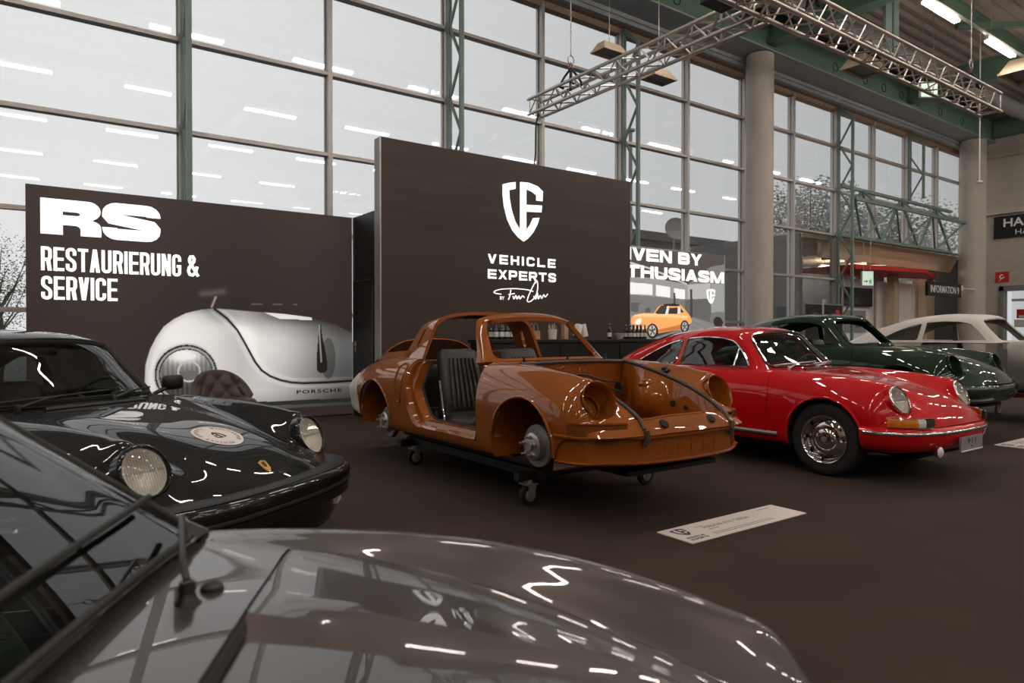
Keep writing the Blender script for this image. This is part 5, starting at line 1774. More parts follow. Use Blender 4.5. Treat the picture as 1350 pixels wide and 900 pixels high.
        flip_check(o)
        thick(o, .03)
        dk = C_.keep(lambda V, A: np.minimum(A[:, 0] - 6.75, np.abs(A[:, 1]) * 0 + 1))
        dk2 = C_.keep(lambda V, A: np.minimum(np.minimum(-1.84 - V[:, 0], 7.0 - A[:, 0]), np.minimum(.935 + (V[:, 0] + 1.9) * .06 - V[:, 2], np.abs(A[:, 1]) - 3.0)))
        for d_ in (dk, dk2):
            if d_.F:
                o = obj('rear_deck', [lift(d_.shape())], pm, car, True, 60, fix=False)
                flip_check(o)
                thick(o, .012)
    else:
        o = obj('roof_shell', [lift(C_.shape())], M_palegrey if kind == 'bare' else pm, car, True, 60, fix=False)
        flip_check(o)
        thick(o, .018)
    # trims on the window outlines
    wpath = [tuple(nc.at(u, v) + np.array((0, 0, zoff))) for u, v in rbox_path(*wsp)]
    if full:
        def glass(nm, G, off=-.006):
            V_ = G.V.copy()
            c_ = V_.mean(0)
            o = obj(nm, [lift((V_, G.F))], M_cglass, car, True, 60, fix=False)
            return o
        glass('windscreen', Wd)
        obj('windscreen_seal', [tube(wpath, .013 if kind != 'gray' else .006, 8, True)], M_rubber, car, True)
        if kind in ('red', 'black'):
            wp2 = [tuple(nc.at(u, v) + np.array((.006, 0, zoff + .011))) for u, v in rbox_path(wsp[0], wsp[1] + .012, wsp[2] + .05, wsp[3], wsp[4])]
            obj('windscreen_trim', [tube(wp2, .0075, 6, True)], chrome() if kind == 'red' else M_trim, car, True)
        for s in (-1, 1):
            for nm, G, poly in (('door_glass', G1, wd_poly), ('quarter_glass', G2, WIN_QTR)):
                P_ = G.keep(lambda V, A: V[:, 1] * s - .1)
                gl = obj(nm, [lift(P_.shape())], M_cglass, car, True, 60, fix=False)
                pp = []
                for x, z in dense(round_poly(poly, .05), .04):
                    h = side_hit(cab_bvh, x, z, s, .003)
                    if h:
                        pp.append((h.x, h.y, h.z + zoff))
                obj('window_frame', [tube(pp, .009, 6, True)], chrome() if kind == 'red' else M_trim, car, True)
            a_, b_ = side_hit(cab_bvh, -.985, 1.075, s, .004), side_hit(cab_bvh, -.99, .895, s, .004)
            obj('vent_window_post', [bar(tuple(Vector((a_.x, a_.y, a_.z + zoff))), tuple(Vector((b_.x, b_.y, b_.z + zoff))), .009, 6)], chrome() if kind == 'red' else M_trim, car)
            pp = []
            for x, z in ((-.80, .872), (-1.1, .872), (-1.4, .872), (-1.66, .873), (-2.0, .875), (-2.3, .875)):
                h = side_hit(cab_bvh, x, z, s, .004)
                if h:
                    pp.append((h.x, h.y, h.z + zoff))
            obj('belt_trim', [tube(pp, .006, 6)], chrome() if kind == 'red' else M_trim, car, True)
        glass('rear_window', G3)
        rp = [tuple(nc.at(u, v) + np.array((0, 0, zoff))) for u, v in rbox_path(5.95, .78, 2.3, .5, 1.7)]
        obj('rear_window_seal', [tube(rp, .011, 6, True)], M_rubber, car, True)
    # ---- interior
    obj('cabin_floor', [bx(-2.0, -.45, -.62, .62, .24 + zoff, .27 + zoff), bx(-2.02, -1.98, -.60, .60, .25 + zoff, .80 + zoff), bx(-.47, -.44, -.62, .62, .25 + zoff, .80 + zoff)], M_inside, car)
    if full:
        obj('dashboard', [rbox(-.86, -.66, -.58, .58, .70 + zoff, .865 + zoff, .03)], M_inside, car, True, 60)
        for y_ in (-.34, .34):
            seat(car, -1.28, y_, .27 + zoff, M_seat, False)
        obj('rear_shelf', [rbox(-2.25, -1.85, -.55, .55, .60 + zoff, .86 + zoff, .03)], M_inside, car)
        sw = thing_part('steering_wheel', car)
        c = Vector((-.88, .34, .83 + zoff))
        n = Vector((-.86, 0, .5)).normalized()
        u, w = frame_from(n)
        obj('rim', [tube([tuple(c + (u * math.cos(a) + w * math.sin(a)) * .19) for a in np.linspace(0, 6.283, 33)[:-1]], .011, 8, True)], mat('wood_rim', srgb(120, 74, 40), .3, coat=.8, var=.2, vscale=20) if kind == 'red' else M_trim, sw, True)
        for a in (0.5, 2.64, 4.71):
            obj('spoke', [bar(tuple(c - n * .03), tuple(c + (u * math.cos(a) + w * math.sin(a)) * .185), .009, 6)], M_iron2, sw)
        obj('mirror', [rbox(-.93, -.90, -.11, .11, 1.135 + zoff, 1.185 + zoff, .012)], M_trim, car, True)
    # ---- wipers and cowl vent
    if kind in ('red', 'black'):
        wm = M_iron2 if kind == 'red' else M_trim
        for y0, y1 in ((-.05, .50), (-.52, .02)) if kind == 'red' else ((-.42, .12), (.12, .55)):
            wp = thing_part('wiper', car)
            b0 = on_top(full_bvh, -.47, y0, .012)
            uu = [(.10 + .10 * k / 6, (y0 + (y1 - y0) * k / 6) * 6.2) for k in range(7)]
            pts = [tuple(nc.at(u, v * .85) + np.array((.016, 0, .022 + zoff))) for u, v in uu]
            obj('blade', [tube(pts, .006, 6)], M_rubber if kind == 'black' else wm, wp, True)
            mid = pts[3]
            obj('arm', [tube([(b0.x, b0.y, b0.z + zoff + .01), ((b0.x + mid[0]) / 2 + .03, (b0.y + mid[1]) / 2, (b0.z + zoff + mid[2]) / 2 + .02), mid], [.009, .007, .005], 6)], wm, wp, True)
            obj('pivot', [lathe([(.014, -.01), (.016, .015), (.01, .03), (0, .032)], 12, (b0.x, b0.y, b0.z + zoff))], wm, wp, True)
        vt = [(-.445, -.30), (-.435, 0), (-.445, .30)]
        pv = []
        for x, y_ in dense(vt, .05, False):
            h = on_top(full_bvh, x, y_, .004)
            if h:
                pv.append((h.x, h.y, h.z + zoff))
        obj('cowl_vent', [tube(pv, .014, 6)], M_trim, car, True)
    # ---- front end
    if kind in ('red', 'green', 'gray', 'bare'):
        plan = sym_plan(FP([(.335, .800), (.46, .79), (.58, .755), (.70, .665), (.79, .52), (.85, .30), (.872, .0)]))
        prof = [(-.035, .468), (-.006, .464), (.012, .45), (.022, .425), (.02, .39), (.008, .35), (-.012, .31), (-.05, .275), (-.10, .26)]
        bp = obj('front_bumper', [lift(sweep(plan, prof))], pm, car, True, 60, fix=False)
        flip_check(bp)
        thick(bp, .008)
        if kind == 'red':
            obj('bumper_strip', [lift(sweep(plan[2:-2], [(.02, .436), (.03, .434), (.034, .424), (.03, .412), (.02, .41)], True))], chrome(), bp, True, 60)
        for s in (-1, 1):
            if kind == 'red':
                # indicator and horn grille sit in the corner above the bumper
                il = thing_part('front_indicator', car)
                pl = [(.52, .752), (.60, .715), (.67, .665), (.735, .60), (.775, .535), (.80, .47)]
                pl = [(FX(x) + .012, y_ + .012) for x, y_ in pl]
                pl = smooth_path(pl, 5)
                if s < 0:
                    pl = [(x, -y_) for x, y_ in pl]
                else:
                    pl = pl[::-1]
                n_ = len(pl)
                cut1, cut2 = (int(n_ * .55), int(n_ * .70)) if s < 0 else (int(n_ * .45), int(n_ * .30))
                segs = (pl[:cut1 + 1], pl[cut1:cut2 + 1], pl[cut2:]) if s < 0 else (pl[cut1:], pl[cut2:cut1 + 1], pl[:cut2 + 1])
                pr = [(-.02, .475), (.012, .475), (.016, .505), (.008, .535), (-.025, .538)]
                obj('amber_lens', [sweep(segs[0], pr, True)], M_amber, il, True, 50)
                obj('clear_lens', [sweep(segs[1], pr, True)], M_refl, il, True, 50)
                obj('frame', [tube([(x, y_, .472) for x, y_ in pl], .006, 6), tube([(x - .008, y_ , .541) for x, y_ in pl], .006, 6)], chrome(), il, True)
                obj('horn_cavity', [sweep(segs[2], [(-.02, .475), (.004, .475), (.006, .505), (.0, .535), (-.025, .538)], True)], M_dark, il)
                for z in (.484, .498, .512, .526):
                    obj('horn_slat', [sweep(segs[2], [(.006, z - .003), (.014, z - .003), (.014, z + .003), (.006, z + .003)], True)], chrome(), il)
                if s < 0:
                    fl = thing_part('fog_lamp', car)
                    obj('shell', [lathe([(0, -.06), (.03, -.05), (.045, -.01), (.047, .01), (.042, .012)], 24, (.775, s * .44, .275), (1, s * .12, 0))], chrome(), fl, True)
                    obj('lens', [lathe([(.043, .01), (.03, .02), (0, .024)], 24, (.775, s * .44, .275), (1, s * .12, 0))], M_refl, fl, True)
                    obj('bracket', [bar((.745, s * .43, .36), (.755, s * .435, .28), .008, 6)], M_trim, fl)
    if kind == 'red':
        obj('front_plate', [bx(.825, .835, -.20, .20, .265, .375)], M_panelside, car)
        pl_ = obj('number_plate', [rbox(.835, .842, -.205, .205, .26, .38, .002)], mat('silver_plate', srgb(150, 148, 146), .45, var=.03), car)
        obj('plate_text', [fit_text('911', -.09, .07, .32, .362, lambda a, b, h: (.8422 + h, a + 0, b), .01, 1.1, .001)], M_trim, pl_)
        obj('plate_text', [bx(.842, .8428, -.02, .02, .292, .302)], M_trim, pl_)
        obj('plate_edge', [bx(.84, .845, -.205, .205, .26, .27)], M_signw, pl_)
        for s in (-1, 1):
            obj('sill_trim', [lift(sweep([(-1.80, s * .805), (-.40, s * .805)] if s < 0 else [(-.40, .805), (-1.80, .805)], [(0, .296), (.012, .3), (.016, .315), (.012, .33), (0, .334)], True))], M_steel, car, True, 60)
        dm_ = []
        badge_h = side_hit(full_bvh, -.44, .36, -1, .001)
        obj('fender_badge', [rbox(-.452, -.432, -.803, -.798, .345, .385, .003)], mat('dull_badge', srgb(120, 30, 30), .4, var=.1), car)
    # headlamps
    if kind != 'gray':
        for s in (-1, 1):
            hl = headlamp(car, s, {'red': 'chrome', 'black': 'black', 'orange': 'empty', 'green': 'empty', 'bare': 'empty'}[kind], pm)
            hl.location = (0, 0, zoff)
    # wheels
    if kind in ('red', 'black', 'gray'):
        for cx, s, y_ in ((0.01, -1, .675), (0.01, 1, .675), (-2.235, -1, .68), (-2.235, 1, .68)):
            wheel(car, cx, s, .313, 'chrome' if kind == 'red' else 'sport', y_)
    # rear bumper on complete cars
    if full:
        plan = [(x, y_) for x, y_ in sym_plan([(-2.62, .815), (-2.85, .79), (-3.05, .69), (-3.16, .50), (-3.21, .25), (-3.22, 0)])][::-1]
        prof = [(-.03, .50), (.015, .49), (.03, .44), (.015, .38), (-.04, .32)]
        bp = obj('rear_bumper', [lift(sweep(plan, prof))], pm, car, True, 60, fix=False)
        flip_check(bp)
        for s in (-1, 1):
            obj('tail_lamp', [lift(sweep([(-2.98, s * .715), (-3.10, s * .60), (-3.15, s * .48)] if s > 0 else [(-3.15, -.48), (-3.10, -.60), (-2.98, -.715)], [(0, .525), (.02, .53), (.02, .585), (0, .595)], True))], M_red, car)
    return car, nl, nc, full_bvh, cab_bvh

def flip_check(o):
    """make the outer side of a shell face outwards"""
    me = o.data
    n = len(me.polygons)
    if not n:
        return
    c = np.empty(n * 3)
    nn = np.empty(n * 3)
    ar = np.empty(n)
    me.polygons.foreach_get('center', c)
    me.polygons.foreach_get('normal', nn)
    me.polygons.foreach_get('area', ar)
    c, nn = c.reshape(-1, 3), nn.reshape(-1, 3)
    ref = np.array((c[:, 0].mean(), 0, .35))
    d = c - ref
    d[:, 0] *= .3
    if ((d * nn).sum(1) * ar).sum() < 0:
        me.flip_normals()

# ---------------- red coupe
M_redp = paint('red_car_paint', srgb(196, 0, 12))
build_911('classic_coupe', 'glossy red classic coupe with chrome trim and number plate', (6.29, 3.165), -90, M_redp, 'red')
# ---------------- caster carts
def caster(parent, x, y, h, r=.075, m=None):
    c = thing_part('caster', parent)
    c.location = (x, y, 0)
    obj('wheel', [lathe([(.0, -.022), (r * .62, -.022), (r * .66, -.02), (r * .97, -.02), (r, -.01), (r, .01), (r * .97, .02), (r * .66, .02), (r * .62, .022), (0, .022)], 28, (0, .0, r), (1, 0, 0))], m or M_tyre, c, True, 40)
    obj('hub', [lathe([(r * .6, -.024), (.02, -.03), (0, -.03)], 20, (0, 0, r), (1, 0, 0)), lathe([(r * .6, .024), (.02, .03), (0, .03)], 20, (0, 0, r), (1, 0, 0))], M_iron2, c, True)
    for s in (-1, 1):
        obj('fork', [prism([(-.03, r + .075), (.045, r + .075), (.02, r - .015), (-.012, r - .015)], s * .032, s * .036, lambda a, b, q: (q, a, b))], M_steel, c)
    obj('swivel_plate', [bx(-.05, .05, -.05, .05, r + .075, r + .085), lathe([(.03, r + .085), (.03, h)], 14)], M_steel, c)
    return c

def cart(name, label, pos, zt, m, casters, cm=None):
    """low square-tube cart; casters as (x, y) in the car's frame turned to face -Y"""
    t = thing(name, label, 'cart', (pos[0], pos[1], 0), R(-90))
    xs = sorted(set(c[0] for c in casters))
    w = max(abs(c[1]) for c in casters)
    for s in (-1, 1):
        obj('side_rail', [bx(xs[0] - .12, xs[-1] + .12, s * (w - .12) - .025, s * (w - .12) + .025, zt - .06, zt)], m, t)
    for x in xs:
        obj('cross_rail', [bx(x - .03, x + .03, -w - .04, w + .04, zt - .07, zt - .01)], m, t)
    for (x, y) in casters:
        caster(t, x, y, zt - .07, .075, cm)
    return t

# ---------------- brown-orange targa shell on its cart
M_orp = paint('copper_orange_paint', srgb(144, 76, 14), 0.12, 0.45)
ZO = .125
car, nl, nc, fb, cb = build_911('open_top_body_shell', 'stripped copper orange open-top body shell without doors or hood', (3.44, 3.6), -90, M_orp, 'orange', ZO)
def L3(p):
    return (float(p[0]), float(p[1]), float(p[2]) + ZO)
# seals round the luggage opening
for s in (-1, 1):
    obj('hood_seal', [tube([L3(nl.at(u, 2.02 * s) + np.array((0, -.012 * s, .004))) for u in np.linspace(.35, 6.7, 40)], .013, 8)], mat('grey_rubber_seal', srgb(70, 60, 54), .5, var=.15), car, True)
obj('hood_seal', [tube([L3(nl.at(6.74, v) + np.array((.004, 0, .006))) for v in np.linspace(-2, 2, 24)], .012, 8)], mat('grey_rubber_seal', srgb(70, 60, 54)), car, True)
# luggage tub
uu = np.linspace(1.16, 6.74, 34)
for s in (-1, 1):
    V, F = [], []
    nr = 12
    for i, u in enumerate(uu):
        p = nl.at(u, 2.0 * s)
        for j in range(nr):
            k = j / (nr - 1)
            tower = math.exp(-((p[0] - .02) / .17) ** 2) * math.sin(math.pi * min(1, k * 1.05)) * .13
            y_ = abs(p[1]) - .02 - .05 * k - tower
            V.append(L3((p[0], s * y_, p[2] - .01 + (.44 - p[2]) * k)))
    for i in range(len(uu) - 1):
        for j in range(nr - 1):
            a = i * nr + j
            F.append((a, a + 1, a + nr + 1, a + nr) if s < 0 else (a, a + nr, a + nr + 1, a + 1))
    w_ = obj('inner_wing', [(np.array(V), F)], M_orp, car, True, 60, fix=False)
    for (x, z, r_) in ((-.28, .66, .045), (.28, .58, .022), (.40, .56, .016)):
        y_ = .40 if x < .1 else .385
        obj('access_hole', [lathe([(r_, 0), (r_ * .9, .012), (0, .012)], 18, (x, s * (y_ - .012), z + ZO), (0, -s, .15))], M_dark, w_)
    obj('strut_top', [lathe([(.075, 0), (.07, .03), (.045, .04), (.04, .05), (0, .05)], 24, (.02, s * .40, .70 + ZO), (0, -s * .35, 1))], M_orp, car, True)
V, F = [], []
nx, ny = 26, 18
for i in range(nx):
    for j in range(ny):
        x = -.42 + (.66 + .42) * i / (nx - 1)
        y_ = -.42 + .84 * j / (ny - 1)
        r_ = math.hypot(x - .30, y_ * 1.1)
        z = .44 - .10 * (1 - ss(.14, .22, r_)) + .03 * math.sin(x * 9) * (abs(y_) > .25)
        if x < .0:
            z += .10 * float(ss(0.0, -.18, x)) + .02 * math.cos(y_ * 20)
        V.append((x, y_, z + ZO))
for i in range(nx - 1):
    for j in range(ny - 1):
        a = i * ny + j
        F.append((a, a + ny, a + ny + 1, a + 1))
obj('luggage_floor', [(np.array(V), F)], M_orp, car, True, 60, fix=False)
V, F = [], []
vv = np.linspace(-2, 2, 24)
for i, v in enumerate(vv):
    p = nl.at(6.74, v)
    q = nl.at(1.16, v)
    V += [L3((p[0] - .01, p[1], p[2] - .012)), L3((p[0] - .02, p[1] * .9, .46))]
    F += [L3((q[0] + .005, q[1], q[2] - .008)), L3((q[0] - .03, q[1], .40))]
fs_ = [(2 * i, 2 * i + 2, 2 * i + 3, 2 * i + 1) for i in range(len(vv) - 1)]
obj('bulkhead', [(np.array(V), fs_)], M_orp, car, True, 60)
obj('nose_panel', [(np.array(F), fs_)], M_orp, car, True, 60)
obj('latch_brace', [tube([L3((.69, -.02, .50)), L3((.60, 0, .49)), L3((.5, 0, .44))], .02, 8)], M_orp, car, True)
for y_ in (-.16, .13):
    p = nl.at(.55, y_ * 8)
    obj('latch_hole', [lathe([(.035, .0), (.03, .006), (0, .006)], 18, L3(nl.at(.62, y_ * 7)), (.65, 0, .75))], M_dark, car)
obj('filler_cap', [lathe([(.04, 0), (.04, .025), (.025, .03), (.02, .045), (0, .046)], 20, L3((.10, .50, .79)), (0, -.4, 1))], M_trim, car, True)
obj('wiring', [tube([L3(p) for p in smooth_path([(-.36, -.42, .8), (-.33, -.2, .74), (-.35, .05, .77), (-.32, .25, .72), (-.3, .38, .7)])], .007, 6), tube([L3(p) for p in smooth_path([(-.36, -.3, .72), (-.30, -.05, .66), (-.28, .2, .68), (-.2, .36, .62)])], .006, 6)], M_trim, car, True)
# cowl with air slots
obj('cowl_vent', [L_ for L_ in [tube([L3(nl.at(6.9 + .06 * math.cos(v), v) + np.array((0, 0, .004))) for v in np.linspace(-1.2, 1.2, 20)], .016, 6)]], M_dark, car, True)
for y_ in (-.42, .0, .40):
    p = nl.at(7.1, y_ * 3.6)
    obj('wiper_shaft', [lathe([(.016, 0), (.016, .02), (.009, .022), (.008, .045), (0, .046)], 12, L3(p))], M_trim, car, True)
# bare front panel below the lamps
plan = sym_plan(FP([(.36, .79), (.47, .775), (.56, .735), (.62, .66), (.70, .56), (.79, .42), (.83, .22), (.84, 0)]))
fpn = obj('front_panel', [(lambda s_: (s_[0] + np.array((0, 0, ZO)), s_[1]))(sweep(plan, [(.0, .47), (.014, .462), (.012, .45), (-.012, .445), (-.018, .37), (-.012, .31), (.006, .302), (-.005, .29), (-.08, .275), (-.3, .25)]))], M_orp, car, True, 40, fix=False)
flip_check(fpn)
for y_ in (-.34, -.24, -.12, 0, .12, .24, .34):
    x_ = FX(float(np.interp(abs(y_), [0, .22, .42], [.84, .83, .79])))
    obj('panel_rib', [box(x_ - .022, y_, .375 + ZO, .02, .008, .11)], M_orp, fpn)
for s in (-1, 1):
    pl = smooth_path([(.46, .772), (.55, .735), (.61, .67), (.68, .585), (.735, .50)], 5)
    pl = FP(pl)
    pl = [(x - .004, -y_) for x, y_ in pl] if s < 0 else [(x - .004, y_) for x, y_ in pl][::-1]
    cav = obj('indicator_cavity', [(lambda q: (q[0] + np.array((0, 0, ZO)), q[1]))(sweep(pl, [(-.03, .465), (.014, .468), (.016, .474), (-.02, .477), (-.02, .53), (.002, .535), (.002, .545), (-.04, .545)]))], M_orp, car, True, 40)
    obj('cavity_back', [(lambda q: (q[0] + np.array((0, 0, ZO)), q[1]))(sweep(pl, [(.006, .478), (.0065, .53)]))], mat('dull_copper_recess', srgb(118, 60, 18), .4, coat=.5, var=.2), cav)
    obj('corner_rubber', [tube([L3(p) for p in ((.757, s * .405, .50), (.768, s * .40, .45), (.745, s * .41, .41))], .018, 8)], mat('grey_rubber_seal', srgb(70, 60, 54)), car, True)
    obj('number_stamp', [box(x, s * .803, z + ZO, .03, .002, .012) for x, z in ((-.45, .44), (-.45, .415))], mat('dull_copper_recess', srgb(118, 60, 18)), car)
# door jambs
for s in (-1, 1):
    path = []
    for x, z in dense(round_poly([(-.52, .318), (-.515, .70), (-.56, .862), (-1.62, .862), (-1.645, .70), (-1.61, .5), (-1.52, .36), (-1.44, .318)], .06), .05):
        h = side_hit(fb, x, z, s)
        if h is not None:
            path.append(h)
    n = len(path)
    cx_ = -1.08
    rows_ = []
    for k, (dy, sh) in enumerate(((0, 0), (.012, .018), (.05, .022), (.055, .05), (.14, .055))):
        r_ = []
        for p in path:
            zc = .6
            d = Vector((cx_ - p.x, 0, zc - p.z))
            back = 1.6 if p.x < -1.4 else 1.0
            q = Vector((p.x, p.y - s * dy, p.z)) + Vector((np.sign(d.x) * min(abs(d.x), sh * back), 0, np.sign(d.z) * min(abs(d.z), sh) if p.z < .8 else 0))
            r_.append(L3(q))
        rows_.append(r_)
    V = [p for r_ in rows_ for p in r_]
    F = []
    for k in range(len(rows_) - 1):
        for i in range(n):
            j = (i + 1) % n
            if path[i].z > .84 and path[j].z > .84:
                continue
            F.append((k * n + i, k * n + j, (k + 1) * n + j, (k + 1) * n + i))
    jb = obj('door_jamb', [(np.array(V), F)], M_orp, car, True, 45)
    bp_ = round_poly([(-1.70, .50), (-1.66, .80), (-1.73, .84), (-1.80, .80), (-1.80, .62), (-1.76, .50)], .03)
    loop = []
    for x, z in dense(bp_, .03):
        h = side_hit(fb, x, z, s, .002)
        if h is not None:
            loop.append(L3(h))
    obj('lock_post_bead', [tube(loop, .008, 6, True)], M_orp, jb, True)
    # inside: black edge seal of the opening
    k0 = max(range(n), key=lambda i: path[i].z * 10 + path[i].x)
    ring = [rows_[-1][(k0 + i) % n] for i in range(n)]
    segs_, cur_ = [], []
    for p in ring:
        if p[2] < .84 + ZO:
            cur_.append(p)
        elif cur_:
            segs_.append(cur_)
            cur_ = []
    if cur_:
        segs_.append(cur_)
    obj('edge_seal', [tube(q, .012, 6) for q in segs_ if len(q) > 2], M_rubber, jb, True)
    # hubs and discs
    for cx, dz in ((.03, .03), (-2.22, -.04)):
        hb = thing_part('wheel_hub', car)
        hb.location = (cx, s * .66, .31 + ZO + dz)
        ax = (0, s, 0)
        obj('brake_disc', [lathe([(.03, -.012), (.14, -.012), (.14, .012), (.03, .012)], 40, (0, 0, 0), ax)], M_iron, hb, True, 40)
        obj('bell', [lathe([(.095, .01), (.09, .055), (.075, .065), (.03, .065), (.03, .085), (0, .085)], 32, (0, 0, 0), ax)], M_iron2, hb, True, 40)
        for k in range(5):
            a = k * 2 * math.pi / 5 + .3
            obj('stud', [lathe([(.0075, .06), (.0075, .11), (0, .112)], 8, (.06 * math.cos(a), 0, .06 * math.sin(a)), ax), lathe([(.014, .065), (.014, .082), (.009, .084)], 6, (.06 * math.cos(a), 0, .06 * math.sin(a)), ax)], M_iron2, hb, True)
        obj('backing_plate', [lathe([(.15, -.03), (.15, -.024), (0, -.024)], 32, (0, 0, 0), ax)], M_well, hb, True)
        obj('strut', [bar((0, -s * .06, 0), (-.02, -s * .14, .36), .03, 12), bar((0, -s * .05, -.05), (0, -s * .36, -.06), .022, 10)], M_well, hb, True)
seat(car, -1.17, -.33, .27 + ZO, M_seat)
seat(car, -1.17, .33, .27 + ZO, M_seat)
obj('rear_bulkhead', [rbox(-2.05, -1.9, -.58, .58, .3 + ZO, .80 + ZO, .04)], M_seat, car, True, 60)
obj('rear_seat_shell', [rbox(-1.9, -1.62, -.52, -.06, .26 + ZO, .42 + ZO, .05), rbox(-1.9, -1.62, .06, .52, .26 + ZO, .42 + ZO, .05)], M_seat, car, True, 60)
obj('parcel_shelf', [bx(-2.35, -1.98, -.5, .5, .80 + ZO, .83 + ZO)], M_inside, car)
obj('dashboard_frame', [rbox(-.80, -.66, -.56, .56, .74 + ZO, .84 + ZO, .03)], M_inside, car, True)
cart('shell_cart', 'black wheeled cart carrying the copper orange open-top shell', (3.44, 3.6), .255, M_black, [(-.22, -.55), (-.22, .62), (-2.02, -.5), (-2.02, .55)])
ct = bpy.data.objects['shell_cart']
for x in (-.22, -2.02):
    for s in (-1, 1):
        obj('stand_post', [bx(x - .025, x + .025, s * .36 - .025, s * .36 + .025, .245, .325)], M_black, ct)

# ---------------- dark green shell on a cart
M_grp = paint('dark_green_paint', srgb(13, 42, 18))
car, nl, nc, fb, cb = build_911('green_body_shell', 'dark green coupe body shell without glass behind the red coupe', (8.85, 3.75), -90, M_grp, 'green', .185)
obj('windscreen_flange', [tube([tuple(nc.at(u, v) + np.array((0, 0, .185))) for u, v in rbox_path(1.0, .90, 2.95, .55, 1.7)], .012, 6, True)], M_grp, car, True)
seat(car, -1.25, .33, .27 + .185, M_seat, False)
cart('shell_cart', 'black wheeled cart under the dark green shell', (8.85, 3.75), .37, M_black, [(-.1, -.55), (-.1, .55), (-2.1, -.55), (-2.1, .55)])

# ---------------- bare metal shell on an orange cart
M_bare = mat('bare_sheet_metal', srgb(132, 126, 120), .45, .45, var=.2, vscale=5)
car, nl, nc, fb, cb = build_911('bare_body_shell', 'bare metal coupe shell with pale primed roof at the right edge', (11.55, 3.05), -90, M_bare, 'bare', .22)
obj('inner_panel', [bx(-1.75, -1.68, -.66, .66, .45, 1.05), bx(-.62, -.55, -.64, .64, .45, 1.0)], M_bare, car)
obj('speaker_hole', [lathe([(.07, 0), (.065, .01), (0, .01)], 20, (-1.675, -.42, .86), (1, 0, 0))], M_dark, car)
M_orcart = mat('orange_cart_paint', srgb(196, 78, 34), .5, var=.1)
cart('shell_cart', 'orange wheeled cart under the bare metal shell', (11.55, 3.05), .40, M_orcart, [(-1.1, .62), (.3, -.6), (-2.1, -.55), (.3, .62)], M_white)

# ---------------- black coupe
M_blp = paint('black_car_paint', srgb(10, 10, 11))
ZB = -.06
car, nl, nc, fb, cb = build_911('black_coupe', 'glossy black coupe with a round white sticker on its hood', (.595, 4.055), -55.5, M_blp, 'black', ZB)
plan = sym_plan(FP([(.40, .80), (.52, .795), (.65, .765), (.765, .68), (.85, .53), (.905, .30), (.92, 0)]))
up_ = lambda q: (q[0] + np.array((0, 0, ZB)), q[1])
fbp = obj('front_bumper', [up_(sweep(plan, [(-.14, .525), (-.12, .528), (-.02, .522), (.002, .514), (.014, .50), (.018, .48), (.016, .452), (.004, .448), (.002, .42), (.012, .415), (.010, .365), (-.004, .352), (-.05, .345), (-.06, .27), (-.09, .20), (-.13, .19)]))], M_blp, car, True, 40, fix=False)
flip_check(fbp)
obj('bumper_rubber', [up_(sweep(plan[1:-1], [(.0, .445), (.014, .443), (.017, .433), (.014, .422), (.0, .42)], True))], M_rubber, fbp, True, 60)
obj('bumper_pad', [up_(sweep(plan, [(-.14, .528), (-.12, .534), (-.03, .530), (-.012, .522)]))], M_trim, fbp, True)
for s in (-1, 1):
    il = thing_part('front_indicator', car)
    obj('lens', [up_(sweep([(.745, -.66), (.80, -.54)] if s < 0 else [(.80, .54), (.745, .66)], [(-.07, .30), (-.045, .30), (-.045, .325), (-.07, .325)], True))], M_refl, il)
    mp_ = thing_part('door_mirror', car)
    obj('stalk', [bar((-.78, s * .66, .86 + ZB), (-.76, s * .76, .90 + ZB), .014, 8)], M_trim, mp_)
    obj('housing', [rbox(-.80, -.73, s * .82 - .075, s * .82 + .075, .885 + ZB, .985 + ZB, .025)], M_trim, mp_, True, 60)
# hood sticker with ring lettering
def on_hood(x, y, off):
    h = on_top(fb, x, y, off)
    return (h.x, h.y, h.z + ZB)
sx, sy, sr = .39, .0, .125
st = thing_part('hood_sticker', car)
V, F = [on_hood(sx, sy, .0022)], []
nn_ = 40
for r_ in (.4, .75, 1.0):
    for k in range(nn_):
        a = 2 * math.pi * k / nn_
        V.append(on_hood(sx + sr * r_ * math.cos(a), sy + sr * r_ * math.sin(a), .0022))
for k in range(nn_):
    F.append((0, 1 + k, 1 + (k + 1) % nn_))
    for q in range(2):
        F.append((1 + q * nn_ + k, 1 + (q + 1) * nn_ + k, 1 + (q + 1) * nn_ + (k + 1) % nn_, 1 + q * nn_ + (k + 1) % nn_))
obj('disc', [(np.array(V), F)], M_card, st, True)
tx = []
msg = 'VEHICLE EXPERTS  MANUFAKTUR  '
for i, ch in enumerate(msg):
    if ch == ' ':
        continue
    a = R(90) - 2 * math.pi * i / len(msg)
    V_, F_ = text_shape(ch, .026, .0006)
    if not len(V_):
        continue
    V_[:, 0] -= V_[:, 0].mean()
    P_ = []
    for p in V_:
        rr = .092 + p[1]
        an = a - p[0] / .1
        P_.append(on_hood(sx + rr * math.sin(an), sy - rr * math.cos(an), .0034))
    tx.append((np.array(P_), F_))
obj('ring_lettering', tx, M_ink, st)
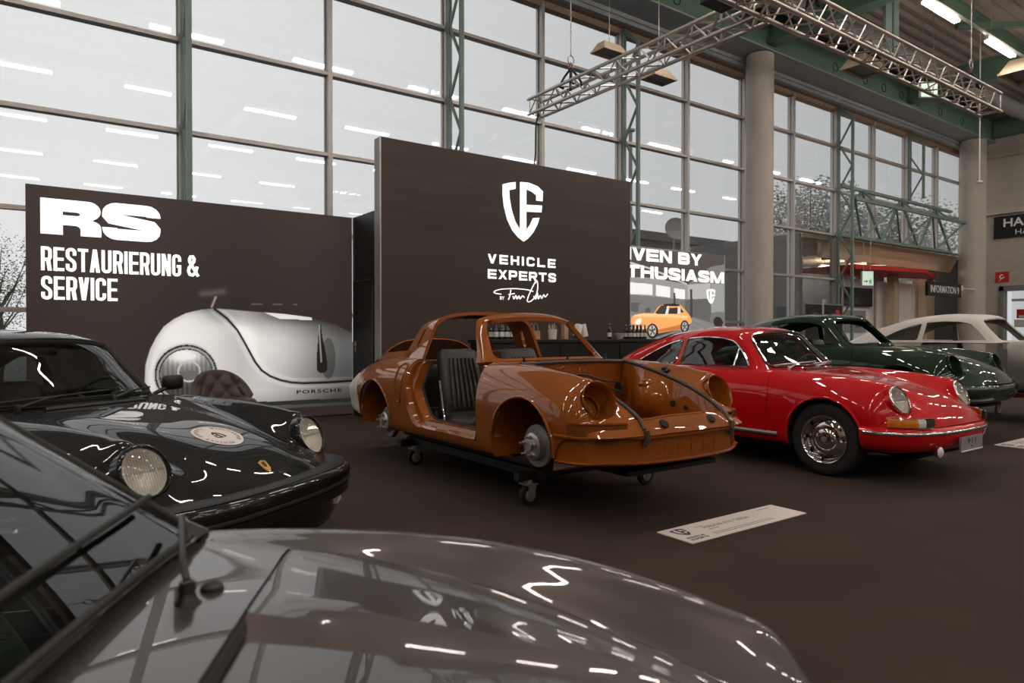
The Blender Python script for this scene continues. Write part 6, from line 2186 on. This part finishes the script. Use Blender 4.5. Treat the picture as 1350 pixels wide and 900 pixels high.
obj('emblem', [prism([((b - mn[1]) / (mxx[1] - mn[1]) * .075 - .0375, -((a - mn[0]) / (mxx[0] - mn[0]) * .065 - .0325)) for a, b in p], 0, .0008, lambda a, b, h: on_hood(sx + a, sy + b, .0034 + h)) for p in LOGO], M_ink, st)
# crest
cr = thing_part('hood_crest', car)
cp = [(-.03, .022), (.012, .026), (.02, .0), (.012, -.026), (-.03, -.022), (-.042, -.010), (-.048, 0), (-.042, .010)]
obj('shield', [prism([(-a, b) for a, b in cp], 0, .004, lambda a, b, h: on_hood(.675 + a * .9, b, .002 + h))], mat('gold_crest', srgb(206, 160, 84), .3, .7, var=.2, vscale=60), cr)
obj('field', [prism([(-a * .45, b * .45) for a, b in cp], 0, .002, lambda a, b, h: on_hood(.675 + a * .9, b, .0062 + h))], mat('crest_dark', srgb(70, 30, 20), .4, var=.2), cr)

# ---------------- grey car in the foreground
M_gyp = paint('warm_grey_metallic', srgb(84, 77, 74), .7, .34)
car, nl, nc, fb, cb = build_911('grey_coupe', 'warm grey metallic coupe filling the foreground', (.45, .45), -28, M_gyp, 'gray', -.01)
wp = thing_part('wiper', car)
b0 = on_top(fb, -.475, .29, .0)
obj('pivot', [lathe([(.018, -.012), (.018, .0), (.012, .007), (.009, .018), (.011, .02), (.009, .03), (0, .033)], 20, (b0.x, b0.y, b0.z - .012))], M_trim, wp, True, 50)
obj('arm', [tube(smooth_path([(b0.x, b0.y, b0.z + .018), (b0.x - .015, b0.y + .03, b0.z + .035), (b0.x - .045, b0.y + .12, b0.z + .042), (b0.x - .075, b0.y + .21, b0.z + .045)], 4), .0048, 10)], M_trim, wp, True)
obj('blade', [tube([tuple(nc.at(u, v) + np.array((.01, 0, .008))) for u, v in zip(np.linspace(.20, .36, 12), np.linspace(-1.6, 2.7, 12))], .005, 6)], M_rubber, wp, True)
nz_ = on_top(fb, -.46, .34, .0)
obj('washer_jet', [lathe([(.016, 0), (.014, .008), (.006, .014), (0, .015)], 14, (nz_.x + .0, nz_.y, nz_.z - .012))], M_trim, car, True)
obj('cowl_gasket', [tube([tuple(nl.at(6.935, v) + np.array((0, 0, -.026))) for v in np.linspace(-2, 2, 30)], .011, 6)], M_rubber, car, True)
